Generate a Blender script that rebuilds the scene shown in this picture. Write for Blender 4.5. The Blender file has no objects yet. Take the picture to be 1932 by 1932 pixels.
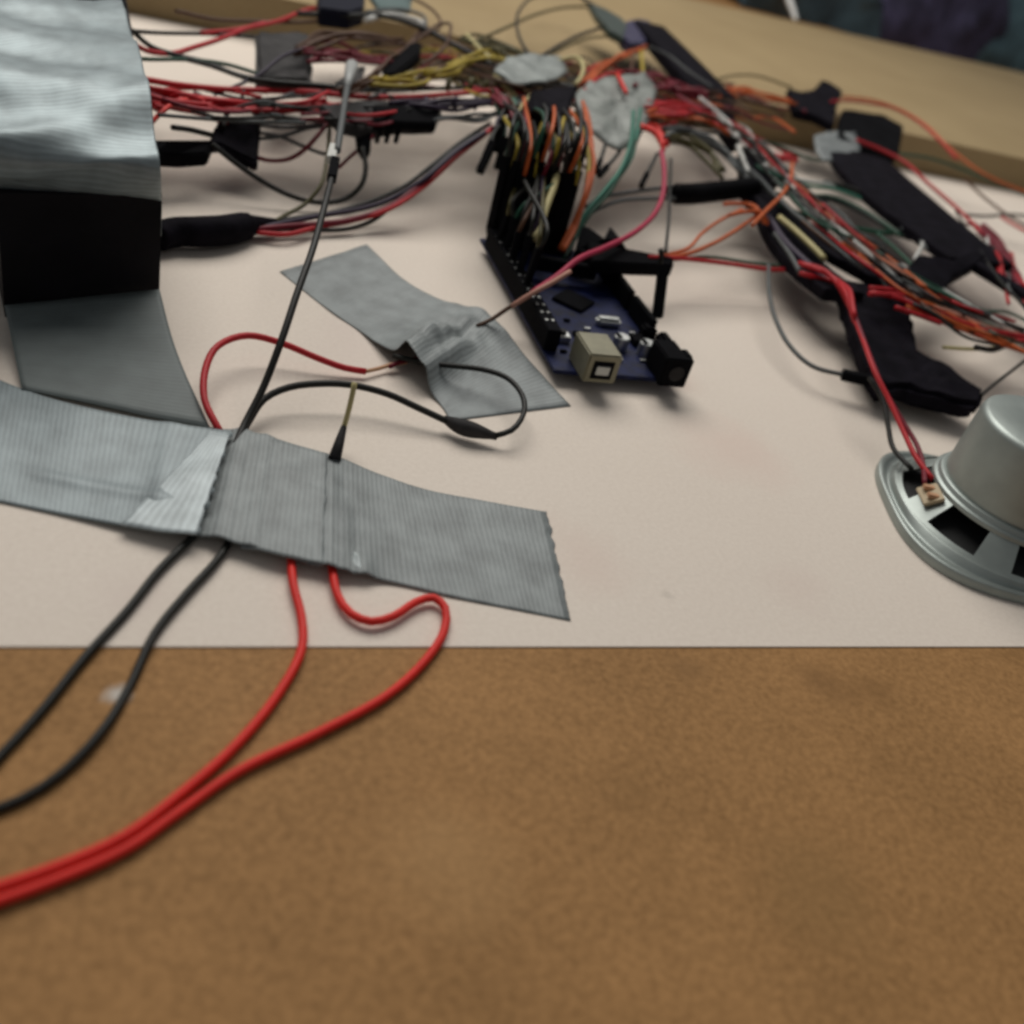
import bpy, bmesh, math, random
from mathutils import Vector, Matrix, noise
random.seed(7)
SC = bpy.context.scene
COL = SC.collection

# ---------------------------------------------------------------- camera
F, CX = 1800.0, 966.0                    # focal length and centre of a 1932 px square frame
HC = 165.0                               # camera height over the white board, mm
dv = Vector((-738.5, 2384.0, F)).normalized()
d1 = Vector((6173 - CX, 1220 - CX, F)); d1.normalize()
d1 = (d1 - dv * dv.dot(d1)).normalized()
AZ = -dv; AX = d1; AY = AZ.cross(AX)     # world axes seen from the camera (x right, y down, z forward)
R = Matrix((AX, AY, AZ))
right = Vector((AX.x, AY.x, AZ.x)); down = Vector((AX.y, AY.y, AZ.y)); fwd = Vector((AX.z, AY.z, AZ.z))
cam = bpy.data.cameras.new('camera'); camo = bpy.data.objects.new('camera', cam); COL.objects.link(camo)
M = Matrix.Identity(4)
for i in range(3):
    M[i][0] = right[i]; M[i][1] = -down[i]; M[i][2] = -fwd[i]
M[2][3] = HC / 1000
camo.matrix_world = M
cam.sensor_width = 36; cam.sensor_height = 36; cam.sensor_fit = 'HORIZONTAL'
cam.lens = 36 * F / 1932
cam.clip_start = 0.01; cam.clip_end = 50
cam.dof.use_dof = True; cam.dof.focus_distance = 0.30; cam.dof.aperture_fstop = 9
SC.camera = camo

# ---------------------------------------------------------------- light and exposure
W_ = bpy.data.worlds.new('World'); SC.world = W_; W_.use_nodes = True
bg = W_.node_tree.nodes['Background']
bg.inputs['Color'].default_value = (0.95, 0.97, 1.0, 1); bg.inputs['Strength'].default_value = 0.16
def area(name, loc, target, size, power, color):
    l = bpy.data.lights.new(name, 'AREA'); l.shape = 'RECTANGLE'; l.size = size[0]; l.size_y = size[1]
    l.energy = power; l.color = color
    o = bpy.data.objects.new(name, l); COL.objects.link(o); o.location = loc
    o.rotation_euler = (Vector(target) - Vector(loc)).to_track_quat('-Z', 'Y').to_euler()
area('window_light', (0.10, 1.05, 1.0), (0.2, 0.40, 0), (1.15, 0.8), 15.5, (1.0, 0.965, 0.91))
SC.view_settings.view_transform = 'Standard'; SC.view_settings.look = 'None'
SC.view_settings.exposure = 0; SC.view_settings.gamma = 1
SC.render.engine = 'CYCLES'
SC.cycles.max_bounces = 6
SC.cycles.filter_width = 3.0

# ---------------------------------------------------------------- helpers
def P(px, py, h=0.0):
    """point (mm) at height h over the board seen at picture position px, py of a 1932 px frame"""
    r = R @ Vector((px - CX, py - CX, F)); t = (h - HC) / r.z
    return Vector((0, 0, HC)) + r * t
def mm(v): return Vector(v) / 1000.0

def mat(name, col, rough=0.5, metal=0.0, spec=0.5, var=0.0, scale=60, bump=0.0, bscale=300, col2=None, coat=0):
    m = bpy.data.materials.new(name); m.use_nodes = True
    nt = m.node_tree; b = nt.nodes['Principled BSDF']
    b.inputs['Base Color'].default_value = (*col, 1); b.inputs['Roughness'].default_value = rough
    b.inputs['Metallic'].default_value = metal; b.inputs['Specular IOR Level'].default_value = spec
    b.inputs['Coat Weight'].default_value = coat
    tc = nt.nodes.new('ShaderNodeTexCoord')
    n = nt.nodes.new('ShaderNodeTexNoise'); n.inputs['Scale'].default_value = scale; n.inputs['Detail'].default_value = 6
    nt.links.new(tc.outputs['Object'], n.inputs['Vector'])
    rp = nt.nodes.new('ShaderNodeValToRGB')
    a = max(var, 0.04)
    c2 = col2 or col
    rp.color_ramp.elements[0].position = .3; rp.color_ramp.elements[1].position = .7
    rp.color_ramp.elements[0].color = (*[c * (1 - a) for c in col], 1)
    rp.color_ramp.elements[1].color = (*[min(1, c * (1 + a)) for c in c2], 1)
    nt.links.new(n.outputs['Fac'], rp.inputs['Fac']); nt.links.new(rp.outputs['Color'], b.inputs['Base Color'])
    if bump:
        n2 = nt.nodes.new('ShaderNodeTexNoise'); n2.inputs['Scale'].default_value = bscale; n2.inputs['Detail'].default_value = 4
        nt.links.new(tc.outputs['Object'], n2.inputs['Vector'])
        bp = nt.nodes.new('ShaderNodeBump'); bp.inputs['Strength'].default_value = bump; bp.inputs['Distance'].default_value = .001
        nt.links.new(n2.outputs['Fac'], bp.inputs['Height']); nt.links.new(bp.outputs['Normal'], b.inputs['Normal'])
    return m

def speckle(name, cols, scales, rough=.6, bump=.1, stains=()):
    """board material: coarse cloudiness and fine fibre speckle; stains: (x, y, radius, colour, strength) in metres"""
    m = bpy.data.materials.new(name); m.use_nodes = True; nt = m.node_tree; b = nt.nodes['Principled BSDF']
    b.inputs['Roughness'].default_value = rough; b.inputs['Specular IOR Level'].default_value = .08
    tc = nt.nodes.new('ShaderNodeTexCoord')
    def N(s, d, rgh=.6):
        n = nt.nodes.new('ShaderNodeTexNoise'); n.inputs['Scale'].default_value = s; n.inputs['Detail'].default_value = d
        n.inputs['Roughness'].default_value = rgh
        nt.links.new(tc.outputs['Object'], n.inputs['Vector']); return n
    def ramp(n, c0, c1, p0=.32, p1=.68):
        r = nt.nodes.new('ShaderNodeValToRGB'); e = r.color_ramp.elements
        e[0].position = p0; e[1].position = p1; e[0].color = (*c0, 1); e[1].color = (*c1, 1)
        nt.links.new(n.outputs['Fac'], r.inputs['Fac']); return r
    a = ramp(N(scales[0], 5), cols[0], cols[1]); c = ramp(N(scales[1], 6, .75), cols[2], cols[3])
    mx = nt.nodes.new('ShaderNodeMix'); mx.data_type = 'RGBA'; mx.inputs['Factor'].default_value = .5
    nt.links.new(a.outputs['Color'], mx.inputs['A']); nt.links.new(c.outputs['Color'], mx.inputs['B'])
    out = mx.outputs['Result']
    for (x, y, rad, sc, st) in stains:
        vm = nt.nodes.new('ShaderNodeVectorMath'); vm.operation = 'DISTANCE'; vm.inputs[1].default_value = (x, y, 0)
        nt.links.new(tc.outputs['Object'], vm.inputs[0])
        nn = N(1 / rad * .8, 4)
        ad = nt.nodes.new('ShaderNodeMath'); ad.operation = 'MULTIPLY_ADD'; ad.inputs[1].default_value = rad * 1.4
        nt.links.new(nn.outputs['Fac'], ad.inputs[0]); nt.links.new(vm.outputs['Value'], ad.inputs[2])
        mr = nt.nodes.new('ShaderNodeMapRange'); mr.inputs['From Min'].default_value = rad * .9; mr.inputs['From Max'].default_value = rad * 1.6
        mr.inputs['To Min'].default_value = st; mr.inputs['To Max'].default_value = 0
        nt.links.new(ad.outputs[0], mr.inputs['Value'])
        m2 = nt.nodes.new('ShaderNodeMix'); m2.data_type = 'RGBA'
        nt.links.new(mr.outputs['Result'], m2.inputs['Factor']); nt.links.new(out, m2.inputs['A']); m2.inputs['B'].default_value = (*sc, 1)
        out = m2.outputs['Result']
    nt.links.new(out, b.inputs['Base Color'])
    bp = nt.nodes.new('ShaderNodeBump'); bp.inputs['Strength'].default_value = bump; bp.inputs['Distance'].default_value = .0006
    nt.links.new(N(scales[1] * 1.3, 3).outputs['Fac'], bp.inputs['Height']); nt.links.new(bp.outputs['Normal'], b.inputs['Normal'])
    return m

def tape_mat(name, col, weave=.5, rough=.42, metal=.35, con=1.0):
    """cloth tape: fine threads across its width"""
    m = bpy.data.materials.new(name); m.use_nodes = True; nt = m.node_tree; b = nt.nodes['Principled BSDF']
    b.inputs['Roughness'].default_value = rough; b.inputs['Metallic'].default_value = metal
    uv = nt.nodes.new('ShaderNodeTexCoord')
    mp = nt.nodes.new('ShaderNodeMapping'); mp.inputs['Scale'].default_value = (1, .05, 1); nt.links.new(uv.outputs['UV'], mp.inputs['Vector'])
    w = nt.nodes.new('ShaderNodeTexNoise'); w.inputs['Scale'].default_value = 14; w.inputs['Detail'].default_value = 3
    nt.links.new(mp.outputs['Vector'], w.inputs['Vector'])
    wv = nt.nodes.new('ShaderNodeTexWave'); wv.inputs['Scale'].default_value = 2.1; wv.inputs['Distortion'].default_value = 1.6
    wv.inputs['Detail'].default_value = 3; wv.inputs['Detail Scale'].default_value = 1.5; nt.links.new(uv.outputs['UV'], wv.inputs['Vector'])
    n = nt.nodes.new('ShaderNodeTexNoise'); n.inputs['Scale'].default_value = 1.0; n.inputs['Detail'].default_value = 7
    nt.links.new(uv.outputs['UV'], n.inputs['Vector'])
    def mad(a, k, b):
        q = nt.nodes.new('ShaderNodeMath'); q.operation = 'MULTIPLY_ADD'; q.inputs[1].default_value = k
        nt.links.new(a, q.inputs[0]); nt.links.new(b, q.inputs[2]); return q.outputs[0]
    v = mad(wv.outputs['Fac'], .22, mad(w.outputs['Fac'], .35, n.outputs['Fac']))
    rp = nt.nodes.new('ShaderNodeValToRGB'); e = rp.color_ramp.elements
    e[0].position = .52; e[1].position = 1.02
    e[0].color = (*[c * (1 - .28 * con) for c in col], 1)
    e[1].color = (*[min(1, c * (1 + .28 * con)) for c in col], 1)
    nt.links.new(v, rp.inputs['Fac']); nt.links.new(rp.outputs['Color'], b.inputs['Base Color'])
    bp = nt.nodes.new('ShaderNodeBump'); bp.inputs['Strength'].default_value = weave; bp.inputs['Distance'].default_value = .0004
    nt.links.new(mad(wv.outputs['Fac'], .5, mad(n.outputs['Fac'], .5, w.outputs['Fac'])), bp.inputs['Height']); nt.links.new(bp.outputs['Normal'], b.inputs['Normal'])
    return m

def meshobj(name, verts, faces, material, parent=None, smooth=True, uvs=None):
    me = bpy.data.meshes.new(name); me.from_pydata([tuple(mm(v)) for v in verts], [], faces); me.update()
    me.materials.append(material)
    for p in me.polygons: p.use_smooth = smooth
    if uvs:
        l = me.uv_layers.new(name='UVMap')
        for lp in me.loops: l.data[lp.index].uv = uvs[lp.vertex_index]
    o = bpy.data.objects.new(name, me); COL.objects.link(o)
    if parent: o.parent = parent
    return o
def tag(o, label, cat, group=None, kind=None):
    if label: o['label'] = label
    if cat: o['category'] = cat
    if group: o['group'] = group
    if kind: o['kind'] = kind
    return o
def empty(name, loc=(0, 0, 0), rz=0):
    o = bpy.data.objects.new(name, None); COL.objects.link(o); o.location = mm(loc); o.rotation_euler.z = rz
    o.empty_display_size = .005
    return o

def spline(pts, step=3.0):
    pts = [Vector(p) for p in pts]
    if len(pts) < 3:
        pts = [pts[0], (pts[0] + pts[-1]) / 2, pts[-1]]
    ext = [pts[0] * 2 - pts[1]] + pts + [pts[-1] * 2 - pts[-2]]
    out = []
    for i in range(1, len(ext) - 2):
        p0, p1, p2, p3 = ext[i - 1:i + 3]
        n = max(2, int((p2 - p1).length / step))
        t0 = 0; t1 = t0 + max(1e-3, (p1 - p0).length) ** .5; t2 = t1 + max(1e-3, (p2 - p1).length) ** .5; t3 = t2 + max(1e-3, (p3 - p2).length) ** .5
        for k in range(n):
            t = t1 + (t2 - t1) * k / n
            a1 = p0 * ((t1 - t) / (t1 - t0)) + p1 * ((t - t0) / (t1 - t0)); a2 = p1 * ((t2 - t) / (t2 - t1)) + p2 * ((t - t1) / (t2 - t1))
            a3 = p2 * ((t3 - t) / (t3 - t2)) + p3 * ((t - t2) / (t3 - t2))
            b1 = a1 * ((t2 - t) / (t2 - t0)) + a2 * ((t - t0) / (t2 - t0)); b2 = a2 * ((t3 - t) / (t3 - t1)) + a3 * ((t - t1) / (t3 - t1))
            out.append(b1 * ((t2 - t) / (t2 - t1)) + b2 * ((t - t1) / (t2 - t1)))
    out.append(pts[-1]); return out

def sweep(path, section, closed_ends=True):
    """sweep a list of (a, b) offsets along path; section may be a function of t in 0..1"""
    n = len(path); V = []; Fc = []
    up = Vector((0, 0, 1)); prev = None
    for i, p in enumerate(path):
        t = (path[min(i + 1, n - 1)] - path[max(i - 1, 0)]).normalized()
        if prev is None:
            s = t.cross(up); s = s.normalized() if s.length > .15 else Vector((1, 0, 0))
        else:
            s = (prev - t * prev.dot(t)).normalized()
        prev = s; b = s.cross(t)
        sec = section(i / (n - 1)) if callable(section) else section
        for (x, y) in sec: V.append(p + s * x + b * y)
    k = len(sec)
    for i in range(n - 1):
        for j in range(k):
            Fc.append((i * k + j, i * k + (j + 1) % k, (i + 1) * k + (j + 1) % k, (i + 1) * k + j))
    if closed_ends:
        Fc.append(tuple(range(k))[::-1]); Fc.append(tuple(range((n - 1) * k, n * k)))
    return V, Fc
def ring(r, k=8): return [(r * math.cos(2 * math.pi * i / k), r * math.sin(2 * math.pi * i / k)) for i in range(k)]
def rect(w, t, e=.25):
    w /= 2; t /= 2; c = min(w, t) * e
    return [(-w, -t + c), (-w + c, -t), (w - c, -t), (w, -t + c), (w, t - c), (w - c, t), (-w + c, t), (-w, t - c)]

def tube(name, path, r, material, parent=None, k=8):
    v, f = sweep(path, ring(r, k) if not callable(r) else (lambda t: ring(r(t), k)))
    return meshobj(name, v, f, material, parent)
def bar(name, pts, w, t, material, parent=None, e=.25, step=4):
    path = spline([P(*p) for p in pts], step)
    v, f = sweep(path, rect(w, t, e) if not callable(w) else (lambda u: rect(w(u), t, e)))
    return meshobj(name, v, f, material, parent, smooth=False)
def prism(name, poly, thick, material, parent=None, bevel=.8, wob=.0):
    """a slab with the given outline (px, py, height of the top)"""
    top = [P(*p) for p in poly]; n = len(top)
    bm = bmesh.new()
    vt = [bm.verts.new(v) for v in top]; vb = [bm.verts.new(v - Vector((0, 0, thick))) for v in top]
    bm.faces.new(vt); bm.faces.new(vb[::-1])
    for i in range(n): bm.faces.new((vt[i], vb[i], vb[(i + 1) % n], vt[(i + 1) % n]))
    bmesh.ops.recalc_face_normals(bm, faces=bm.faces)
    bmesh.ops.bevel(bm, geom=list(bm.edges), offset=bevel, segments=2, affect='EDGES', clamp_overlap=True)
    if wob:
        bmesh.ops.triangulate(bm, faces=[f for f in bm.faces if len(f.verts) > 4])
        bmesh.ops.subdivide_edges(bm, edges=[e for e in bm.edges if e.calc_length() > 4], cuts=3, use_grid_fill=True)
        for v in bm.verts: v.co += Vector(noise.noise_vector(v.co * .12)) * wob
    vs = [v.co.copy() for v in bm.verts]; bm.verts.index_update(); fs = [[v.index for v in f.verts] for f in bm.faces]
    bm.free()
    return meshobj(name, vs, fs, material, parent, smooth=False)
def boxm(name, c, s, material, parent=None, bevel=.3, rot=None):
    bm = bmesh.new(); bmesh.ops.create_cube(bm, size=1)
    for v in bm.verts: v.co = Vector((v.co.x * s[0], v.co.y * s[1], v.co.z * s[2]))
    if bevel: bmesh.ops.bevel(bm, geom=list(bm.edges), offset=bevel, segments=2, affect='EDGES')
    for v in bm.verts: v.co = (rot @ v.co if rot else v.co) + Vector(c)
    bm.verts.index_update(); vs = [v.co.copy() for v in bm.verts]; fs = [[v.index for v in f.verts] for f in bm.faces]; bm.free()
    return meshobj(name, vs, fs, material, parent, smooth=False)
def cyl(name, c, r, h, material, parent=None, k=32, r2=None, axis='z', bev=.4):
    """vertical (or y-facing) round part with softened rim"""
    r2 = r if r2 is None else r2; V = []; Fc = []
    prof = [(r, 0), (r2, h - bev), (r2 - bev, h)]
    for (rr, z) in prof:
        for i in range(k):
            a = 2 * math.pi * i / k; p = Vector((rr * math.cos(a), rr * math.sin(a), z))
            if axis == 'y': p = Vector((p.x, -p.z, p.y))
            V.append(p + Vector(c))
    for j in range(2):
        for i in range(k): Fc.append((j * k + i, j * k + (i + 1) % k, (j + 1) * k + (i + 1) % k, (j + 1) * k + i))
    Fc.append(tuple(range(2 * k, 3 * k))); Fc.append(tuple(range(k))[::-1])
    return meshobj(name, V, Fc, material, parent, smooth=False)

def ribbon(name, rows, material, nu=24, step=2.5, disp=None, thick=.3, parent=None, torn=.0):
    """a strip of tape through the rows ((px,py,h) on one edge, (px,py,h) on the other)"""
    A = spline([P(*r[0]) for r in rows], 1e9); B = spline([P(*r[1]) for r in rows], 1e9)
    L = sum(((A[i + 1] + B[i + 1]) / 2 - (A[i] + B[i]) / 2).length for i in range(len(A) - 1))
    m = max(8, int(L / step / max(1, (len(A) - 1)))); 
    def dens(pts):
        ext = spline(pts, 1e9) ; out = []
        pp = [Vector(p) for p in pts]; e = [pp[0] * 2 - pp[1]] + pp + [pp[-1] * 2 - pp[-2]]
        for i in range(1, len(e) - 2):
            for k in range(m):
                t = k / m; p0, p1, p2, p3 = e[i - 1:i + 3]
                out.append(.5 * (2 * p1 + (p2 - p0) * t + (2 * p0 - 5 * p1 + 4 * p2 - p3) * t * t + (3 * p1 - p0 - 3 * p2 + p3) * t ** 3))
        out.append(pp[-1]); return out
    A = dens([P(*r[0]) for r in rows]); B = dens([P(*r[1]) for r in rows]); n = len(A)
    V = []; UV = []; s = 0; last = None
    for i in range(n):
        c = (A[i] + B[i]) / 2
        if last is not None: s += (c - last).length
        last = c; wd = (A[i] - B[i]).length
        for j in range(nu + 1):
            u = j / nu; p = A[i].lerp(B[i], u)
            if torn and i in (0, n - 1):
                p += (A[i] - B[i]).normalized().cross(Vector((0, 0, 1))) * torn * noise.noise(Vector((u * 14, i, 3)))
            if disp: p.z += disp(i / (n - 1), u, p)
            V.append(p); UV.append((s / 10, u * wd / 10))
    Fc = [(i * (nu + 1) + j, i * (nu + 1) + j + 1, (i + 1) * (nu + 1) + j + 1, (i + 1) * (nu + 1) + j) for i in range(n - 1) for j in range(nu)]
    k = len(V); V2 = V + [v - Vector((0, 0, thick)) for v in V]; UV = UV + UV
    F2 = Fc + [tuple(x + k for x in f[::-1]) for f in Fc]
    edge = [(0 * (nu + 1) + j) for j in range(nu + 1)] + [i * (nu + 1) + nu for i in range(1, n)] + [(n - 1) * (nu + 1) + j for j in range(nu - 1, -1, -1)] + [i * (nu + 1) for i in range(n - 2, 0, -1)]
    for a in range(len(edge)):
        x, y = edge[a], edge[(a + 1) % len(edge)]; F2.append((y, x, x + k, y + k))
    return meshobj(name, V2, F2, material, parent, uvs=UV)

# ---------------------------------------------------------------- materials
M_white = speckle('white_laminate', [(.69, .605, .52), (.745, .665, .58), (.62, .54, .465), (.80, .72, .635)], (7, 700), .55, .06,
                  stains=[(.109, .19, .02, (.66, .52, .45), .35), (.19, .252, .03, (.68, .52, .45), .4), (.176, .18, .016, (.64, .52, .46), .3), (.061, .306, .03, (.66, .55, .50), .35),
                          (-.01, .17, .014, (.66, .56, .50), .4), (.18, .305, .02, (.64, .50, .43), .35), (.13, .175, .003, (.45, .40, .34), .35)])
M_mdf = speckle('brown_hardboard', [(.25, .135, .052), (.385, .208, .082), (.16, .080, .029), (.50, .275, .113)], (22, 560), .62, .25,
                stains=[(-.0106, .1418, .0042, (.62, .60, .56), .75), (.166, .142, .012, (.19, .10, .04), .55), (.179, .139, .011, (.20, .105, .04), .5), (.126, .148, .008, (.22, .12, .05), .5),
                        (.097, .111, .009, (.24, .13, .05), .4), (.05, .10, .02, (.42, .25, .11), .4), (.13, .085, .02, (.26, .15, .06), .4)])
M_wood = speckle('tan_wood', [(.27, .20, .105), (.36, .275, .15), (.27, .19, .10), (.35, .265, .145)], (9, 300), .55, .08)
M_tape = tape_mat('silver_cloth_tape', (.195, .215, .215), weave=.26, rough=.55, metal=.05)
M_tape2 = tape_mat('silver_cloth_tape_smooth', (.215, .252, .262), weave=.12, rough=.5, metal=.15, con=.8)
M_tape3 = tape_mat('silver_tape_shiny', (.21, .25, .26), weave=.03, rough=.48, metal=.5, con=.8)
M_blk = mat('black_plastic', (.005, .005, .006), .8, spec=.03, var=.3, bump=.1)
M_btape = mat('black_tape', (.007, .006, .009), .8, spec=.04, var=.4, scale=120, bump=.3, bscale=500)
M_greybtape = mat('worn_black_tape', (.030, .028, .028), .7, spec=.15, var=.5, scale=90, bump=.3, bscale=300)
M_pcb = mat('navy_circuit_board', (.003, .007, .042), .6, spec=.2, var=.6, scale=180, bump=.2)
M_metal = mat('silver_metal', (.55, .56, .54), .35, 1.0, var=.15, scale=200)
M_usb = mat('socket_metal', (.19, .178, .12), .45, .4, var=.12, scale=200)
M_spk = mat('zinc_plated_steel', (.31, .345, .325), .45, .6, var=.12, scale=80, bump=.05)
M_cone = mat('black_cone_paper', (.01, .01, .01), .8)
M_paper = mat('pale_sheet', (.5, .5, .46), .5, var=.1)
WC = dict(red=(.42, .012, .018), darkred=(.16, .010, .022), magenta=(.38, .018, .06), black=(.010, .010, .008), brown=(.075, .032, .014), orange=(.48, .095, .02),
          yellow=(.36, .27, .03), olive=(.07, .06, .018), cream=(.48, .42, .20), green=(.010, .060, .034), teal=(.03, .16, .11),
          grey=(.085, .092, .092), white=(.5, .5, .47), pink=(.48, .24, .18), purple=(.025, .014, .035), bright=(.66, .022, .014), copper=(.5, .28, .16))
WM = {k: mat(k + '_insulation', v, .5, spec=.25, var=.08, scale=150) for k, v in WC.items()}

# ================================================================ SETTING
t = meshobj('table', *(lambda V: (V, [(0, 1, 2, 3), (7, 6, 5, 4), (0, 4, 5, 1), (1, 5, 6, 2), (2, 6, 7, 3), (3, 7, 4, 0)]))(
    [Vector((x, y, z)) for z in (-.4, -25) for (x, y) in ((-900, -300), (1900, -300), (1900, 1900), (-900, 1900))]), M_mdf, smooth=False)
tag(t, None, None, kind='structure')
# white board
boxm('white_board', (350, (155.3 + 694) / 2, -.19), (1900, 694 - 155.3, .36), M_white, bevel=.1)
tag(bpy.data.objects['white_board'], 'large white laminated board lying on the brown table under all the wiring', 'board')
# raised wooden plank behind it
pv = []
for z in (27, -.35):
    pv += [Vector((-600, 696, z)), Vector((1300, 696, z)), Vector((1500, 1322, z)), Vector((-600, 977, z))]
pk = meshobj('wooden_plank', pv, [(0, 1, 2, 3), (7, 6, 5, 4), (0, 4, 5, 1), (1, 5, 6, 2), (2, 6, 7, 3), (3, 7, 4, 0)], M_wood, smooth=False)
tag(pk, 'thick tan wooden plank lying behind the white board', 'plank')

# ================================================================ TAPE STRIPS AND THE SHADED TAPE BLOCK
def gs(x, c, w): return math.exp(-((x - c) / w) ** 2)
def st(x, a, b):
    t = max(0, min(1, (x - a) / (b - a))); return t * t * (3 - 2 * t)

# added black block: shade on the tall tape's front put into its colour
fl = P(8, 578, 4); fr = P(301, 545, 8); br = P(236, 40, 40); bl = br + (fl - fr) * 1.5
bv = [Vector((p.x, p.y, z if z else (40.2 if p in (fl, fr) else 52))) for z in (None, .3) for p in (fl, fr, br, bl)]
bx = meshobj('shaded_tape_block', bv, [(0, 1, 2, 3), (7, 6, 5, 4), (0, 4, 5, 1), (1, 5, 6, 2), (2, 6, 7, 3), (3, 7, 4, 0)], mat('tape_shade_black', (.006, .0055, .007), .6, spec=.1, var=.5, scale=35, bump=.8, bscale=70), smooth=False)
tag(bx, 'black block added for the shaded front of the tall silver tape', 'box')

def top_disp(v, u, p):
    q = v + .10 * (u - .5)
    h = 1.6 * noise.noise(p * .035) + .8 * noise.noise(p * .10 + Vector((3, 1, 8))) + .22 * noise.noise(p * .3)
    h += 5.0 * st(q, .50, .60) - 3.0 * st(q, .62, .72) + 3.6 * st(v + .20 * u, .80, .88) - 3.0 * st(v + .16 * u, .90, .98) + 2.5 * st(v + .05 * u, .93, .98)
    h += 2.0 * gs(v - .22 * (u - .5), .44, .035) - 1.8 * gs(v + .12 * u, .33, .05) + 1.8 * gs(v - .3 * u, .10, .05)
    d = st(.12 - v, 0, .12)
    h -= d * (1.0 + 8.5 * st(u, .50, .72)) + d * 1.5 * noise.noise(Vector((u * 6, 1, 2)))
    return h
o = ribbon('duct_tape', [((-190, 366, 35), (306, 394, 35)), ((-190, 342, 41.5), (305, 364, 41.5)), ((-190, 262, 53), (300, 300, 53)), ((-180, 165, 60), (275, 175, 60)),
                 ((-170, 85, 60), (253, 92, 60)), ((-170, 18, 58), (229, 24, 58))], M_tape3, nu=70, step=1.6, disp=top_disp)
tag(o, 'bright crumpled silver tape wrapped over the top of the shaded tape block', 'tape', 'strips of silver cloth tape')
o = ribbon('duct_tape', [((8, 577, 6), (301, 546, 9)), ((24, 650, 4.2), (334, 665, 5)), ((41, 735, 1.3), (396, 808, 1.6))], tape_mat('silver_tape_shaded', (.105, .125, .122), weave=.2, rough=.6, metal=0, con=.6), nu=30, step=2,
           disp=lambda v, u, p: .5 * noise.noise(p * .05))  # darker copy of the silver tape: shade of the slope put into its colour
tag(o, 'silver tape strip coloured as in shade sloping down from the shaded tape block', 'tape', 'strips of silver cloth tape')
def b_disp(v, u, p):
    h = .25 * noise.noise(p * .06) + .12 * noise.noise(p * .25)
    h += 1.6 * gs(v, .40, .022) * st(u, .0, .25) + 1.0 * gs(v, .445, .015) * st(u, .3, .6) + 1.2 * gs(v, .50, .02) * st(u, .75, .95)
    h += 1.2 * gs(v, .12, .03) + .9 * gs(v, .20, .02) - .6 * gs(v, .36, .02) * st(u, .1, .3)
    return h
o = ribbon('duct_tape', [((395, 806, 1.2), (330, 1003, 1.0)), ((470, 815, 2.8), (430, 1022, 3.4)), ((555, 838, 2.8), (540, 1050, 3.4)), ((640, 862, 3.2), (640, 1076, 3.2)),
                 ((720, 896, 1.4), (740, 1098, 1.0)), ((800, 922, .5), (850, 1125, .5)), ((900, 942, .4), (950, 1145, .4)), ((1032, 966, .4), (1077, 1170, .4))],
           M_tape, nu=40, step=1.4, disp=b_disp, torn=.8)
tag(o, 'long ribbed silver tape strip holding down the four front wires', 'tape', 'strips of silver cloth tape')
oo = ribbon('overlapping_end', [((486, 819, 3.9), (455, 1026, 4.2)), ((555, 838, 3.9), (530, 1046, 4.4)), ((618, 855, 4.3), (612, 1062, 4.4))], M_tape, nu=34, step=1.4,
            disp=lambda v, u, p: .3 * noise.noise(p * .07) + .5 * noise.noise(p * .2) * v - 1.2 * (1 - st(v, 0, .25)), torn=.7, parent=o)
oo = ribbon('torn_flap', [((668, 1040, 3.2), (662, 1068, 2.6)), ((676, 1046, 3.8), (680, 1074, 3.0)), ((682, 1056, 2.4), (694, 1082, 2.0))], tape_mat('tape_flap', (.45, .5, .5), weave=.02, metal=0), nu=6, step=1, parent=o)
def b2_disp(v, u, p):
    return .3 * noise.noise(p * .05) + .7 * gs(u, .72, .05) * st(v, .15, .4) + .5 * gs(v, .68 + .05 * u, .04) 
o = ribbon('duct_tape', [((-60, 690, .6), (-110, 925, .6)), ((38, 733, 1.0), (0, 946, .6)), ((150, 766, 2.8), (120, 970, .9)), ((280, 791, 3.2), (235, 992, 1.8)), ((380, 806, 4.0), (300, 1002, 3.2)), ((434, 813, 4.6), (372, 1008, 4.2))],
           M_tape2, nu=40, step=1.6, disp=b2_disp, torn=2.2)
tag(o, 'shiny torn end of silver tape lapped over the long ribbed strip', 'tape', 'strips of silver cloth tape')
def c_disp(v, u, p):
    h = .3 * noise.noise(p * .07)
    h += 7.5 * gs(v, .56, .12) * st(u, .28, .75) + 2.4 * gs(v, .50, .03) * st(u, .35, .7) - 2.5 * gs(v, .585, .025) * gs(u, .55, .3) + 2.2 * gs(v, .66, .03) * st(u, .2, .6)
    h += 2.0 * noise.noise(p * .16) * gs(v, .56, .14)
    return h
fo = ribbon('pale_end', [((398, 813, 5.0), (228, 989, 2.9)), ((416, 818, 5.4), (300, 999, 4.3)), ((432, 822, 5.6), (371, 1007, 5.2))], tape_mat('pale_tape', (.40, .45, .46), weave=.08, rough=.5, metal=.1),
            nu=24, step=1.5, disp=lambda v, u, p: .5 * noise.noise(p * .1), torn=.8, parent=o)  # paler triangular piece over the torn tape end
o = ribbon('duct_tape', [((692, 461, .4), (528, 512, .4)), ((762, 527, .4), (622, 586, .4)), ((820, 560, 1), (680, 625, .6)), ((870, 575, 3), (735, 668, 3)), ((915, 588, 4), (775, 700, 4)),
                 ((955, 625, 2), (808, 738, 1.4)), ((1000, 682, .5), (832, 765, .4)), ((1077, 765, .4), (850, 793, .4))], M_tape, nu=44, step=1.5, disp=c_disp)
tag(o, 'short silver tape patch with a puckered bump beside the circuit board', 'tape', 'strips of silver cloth tape')

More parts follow.
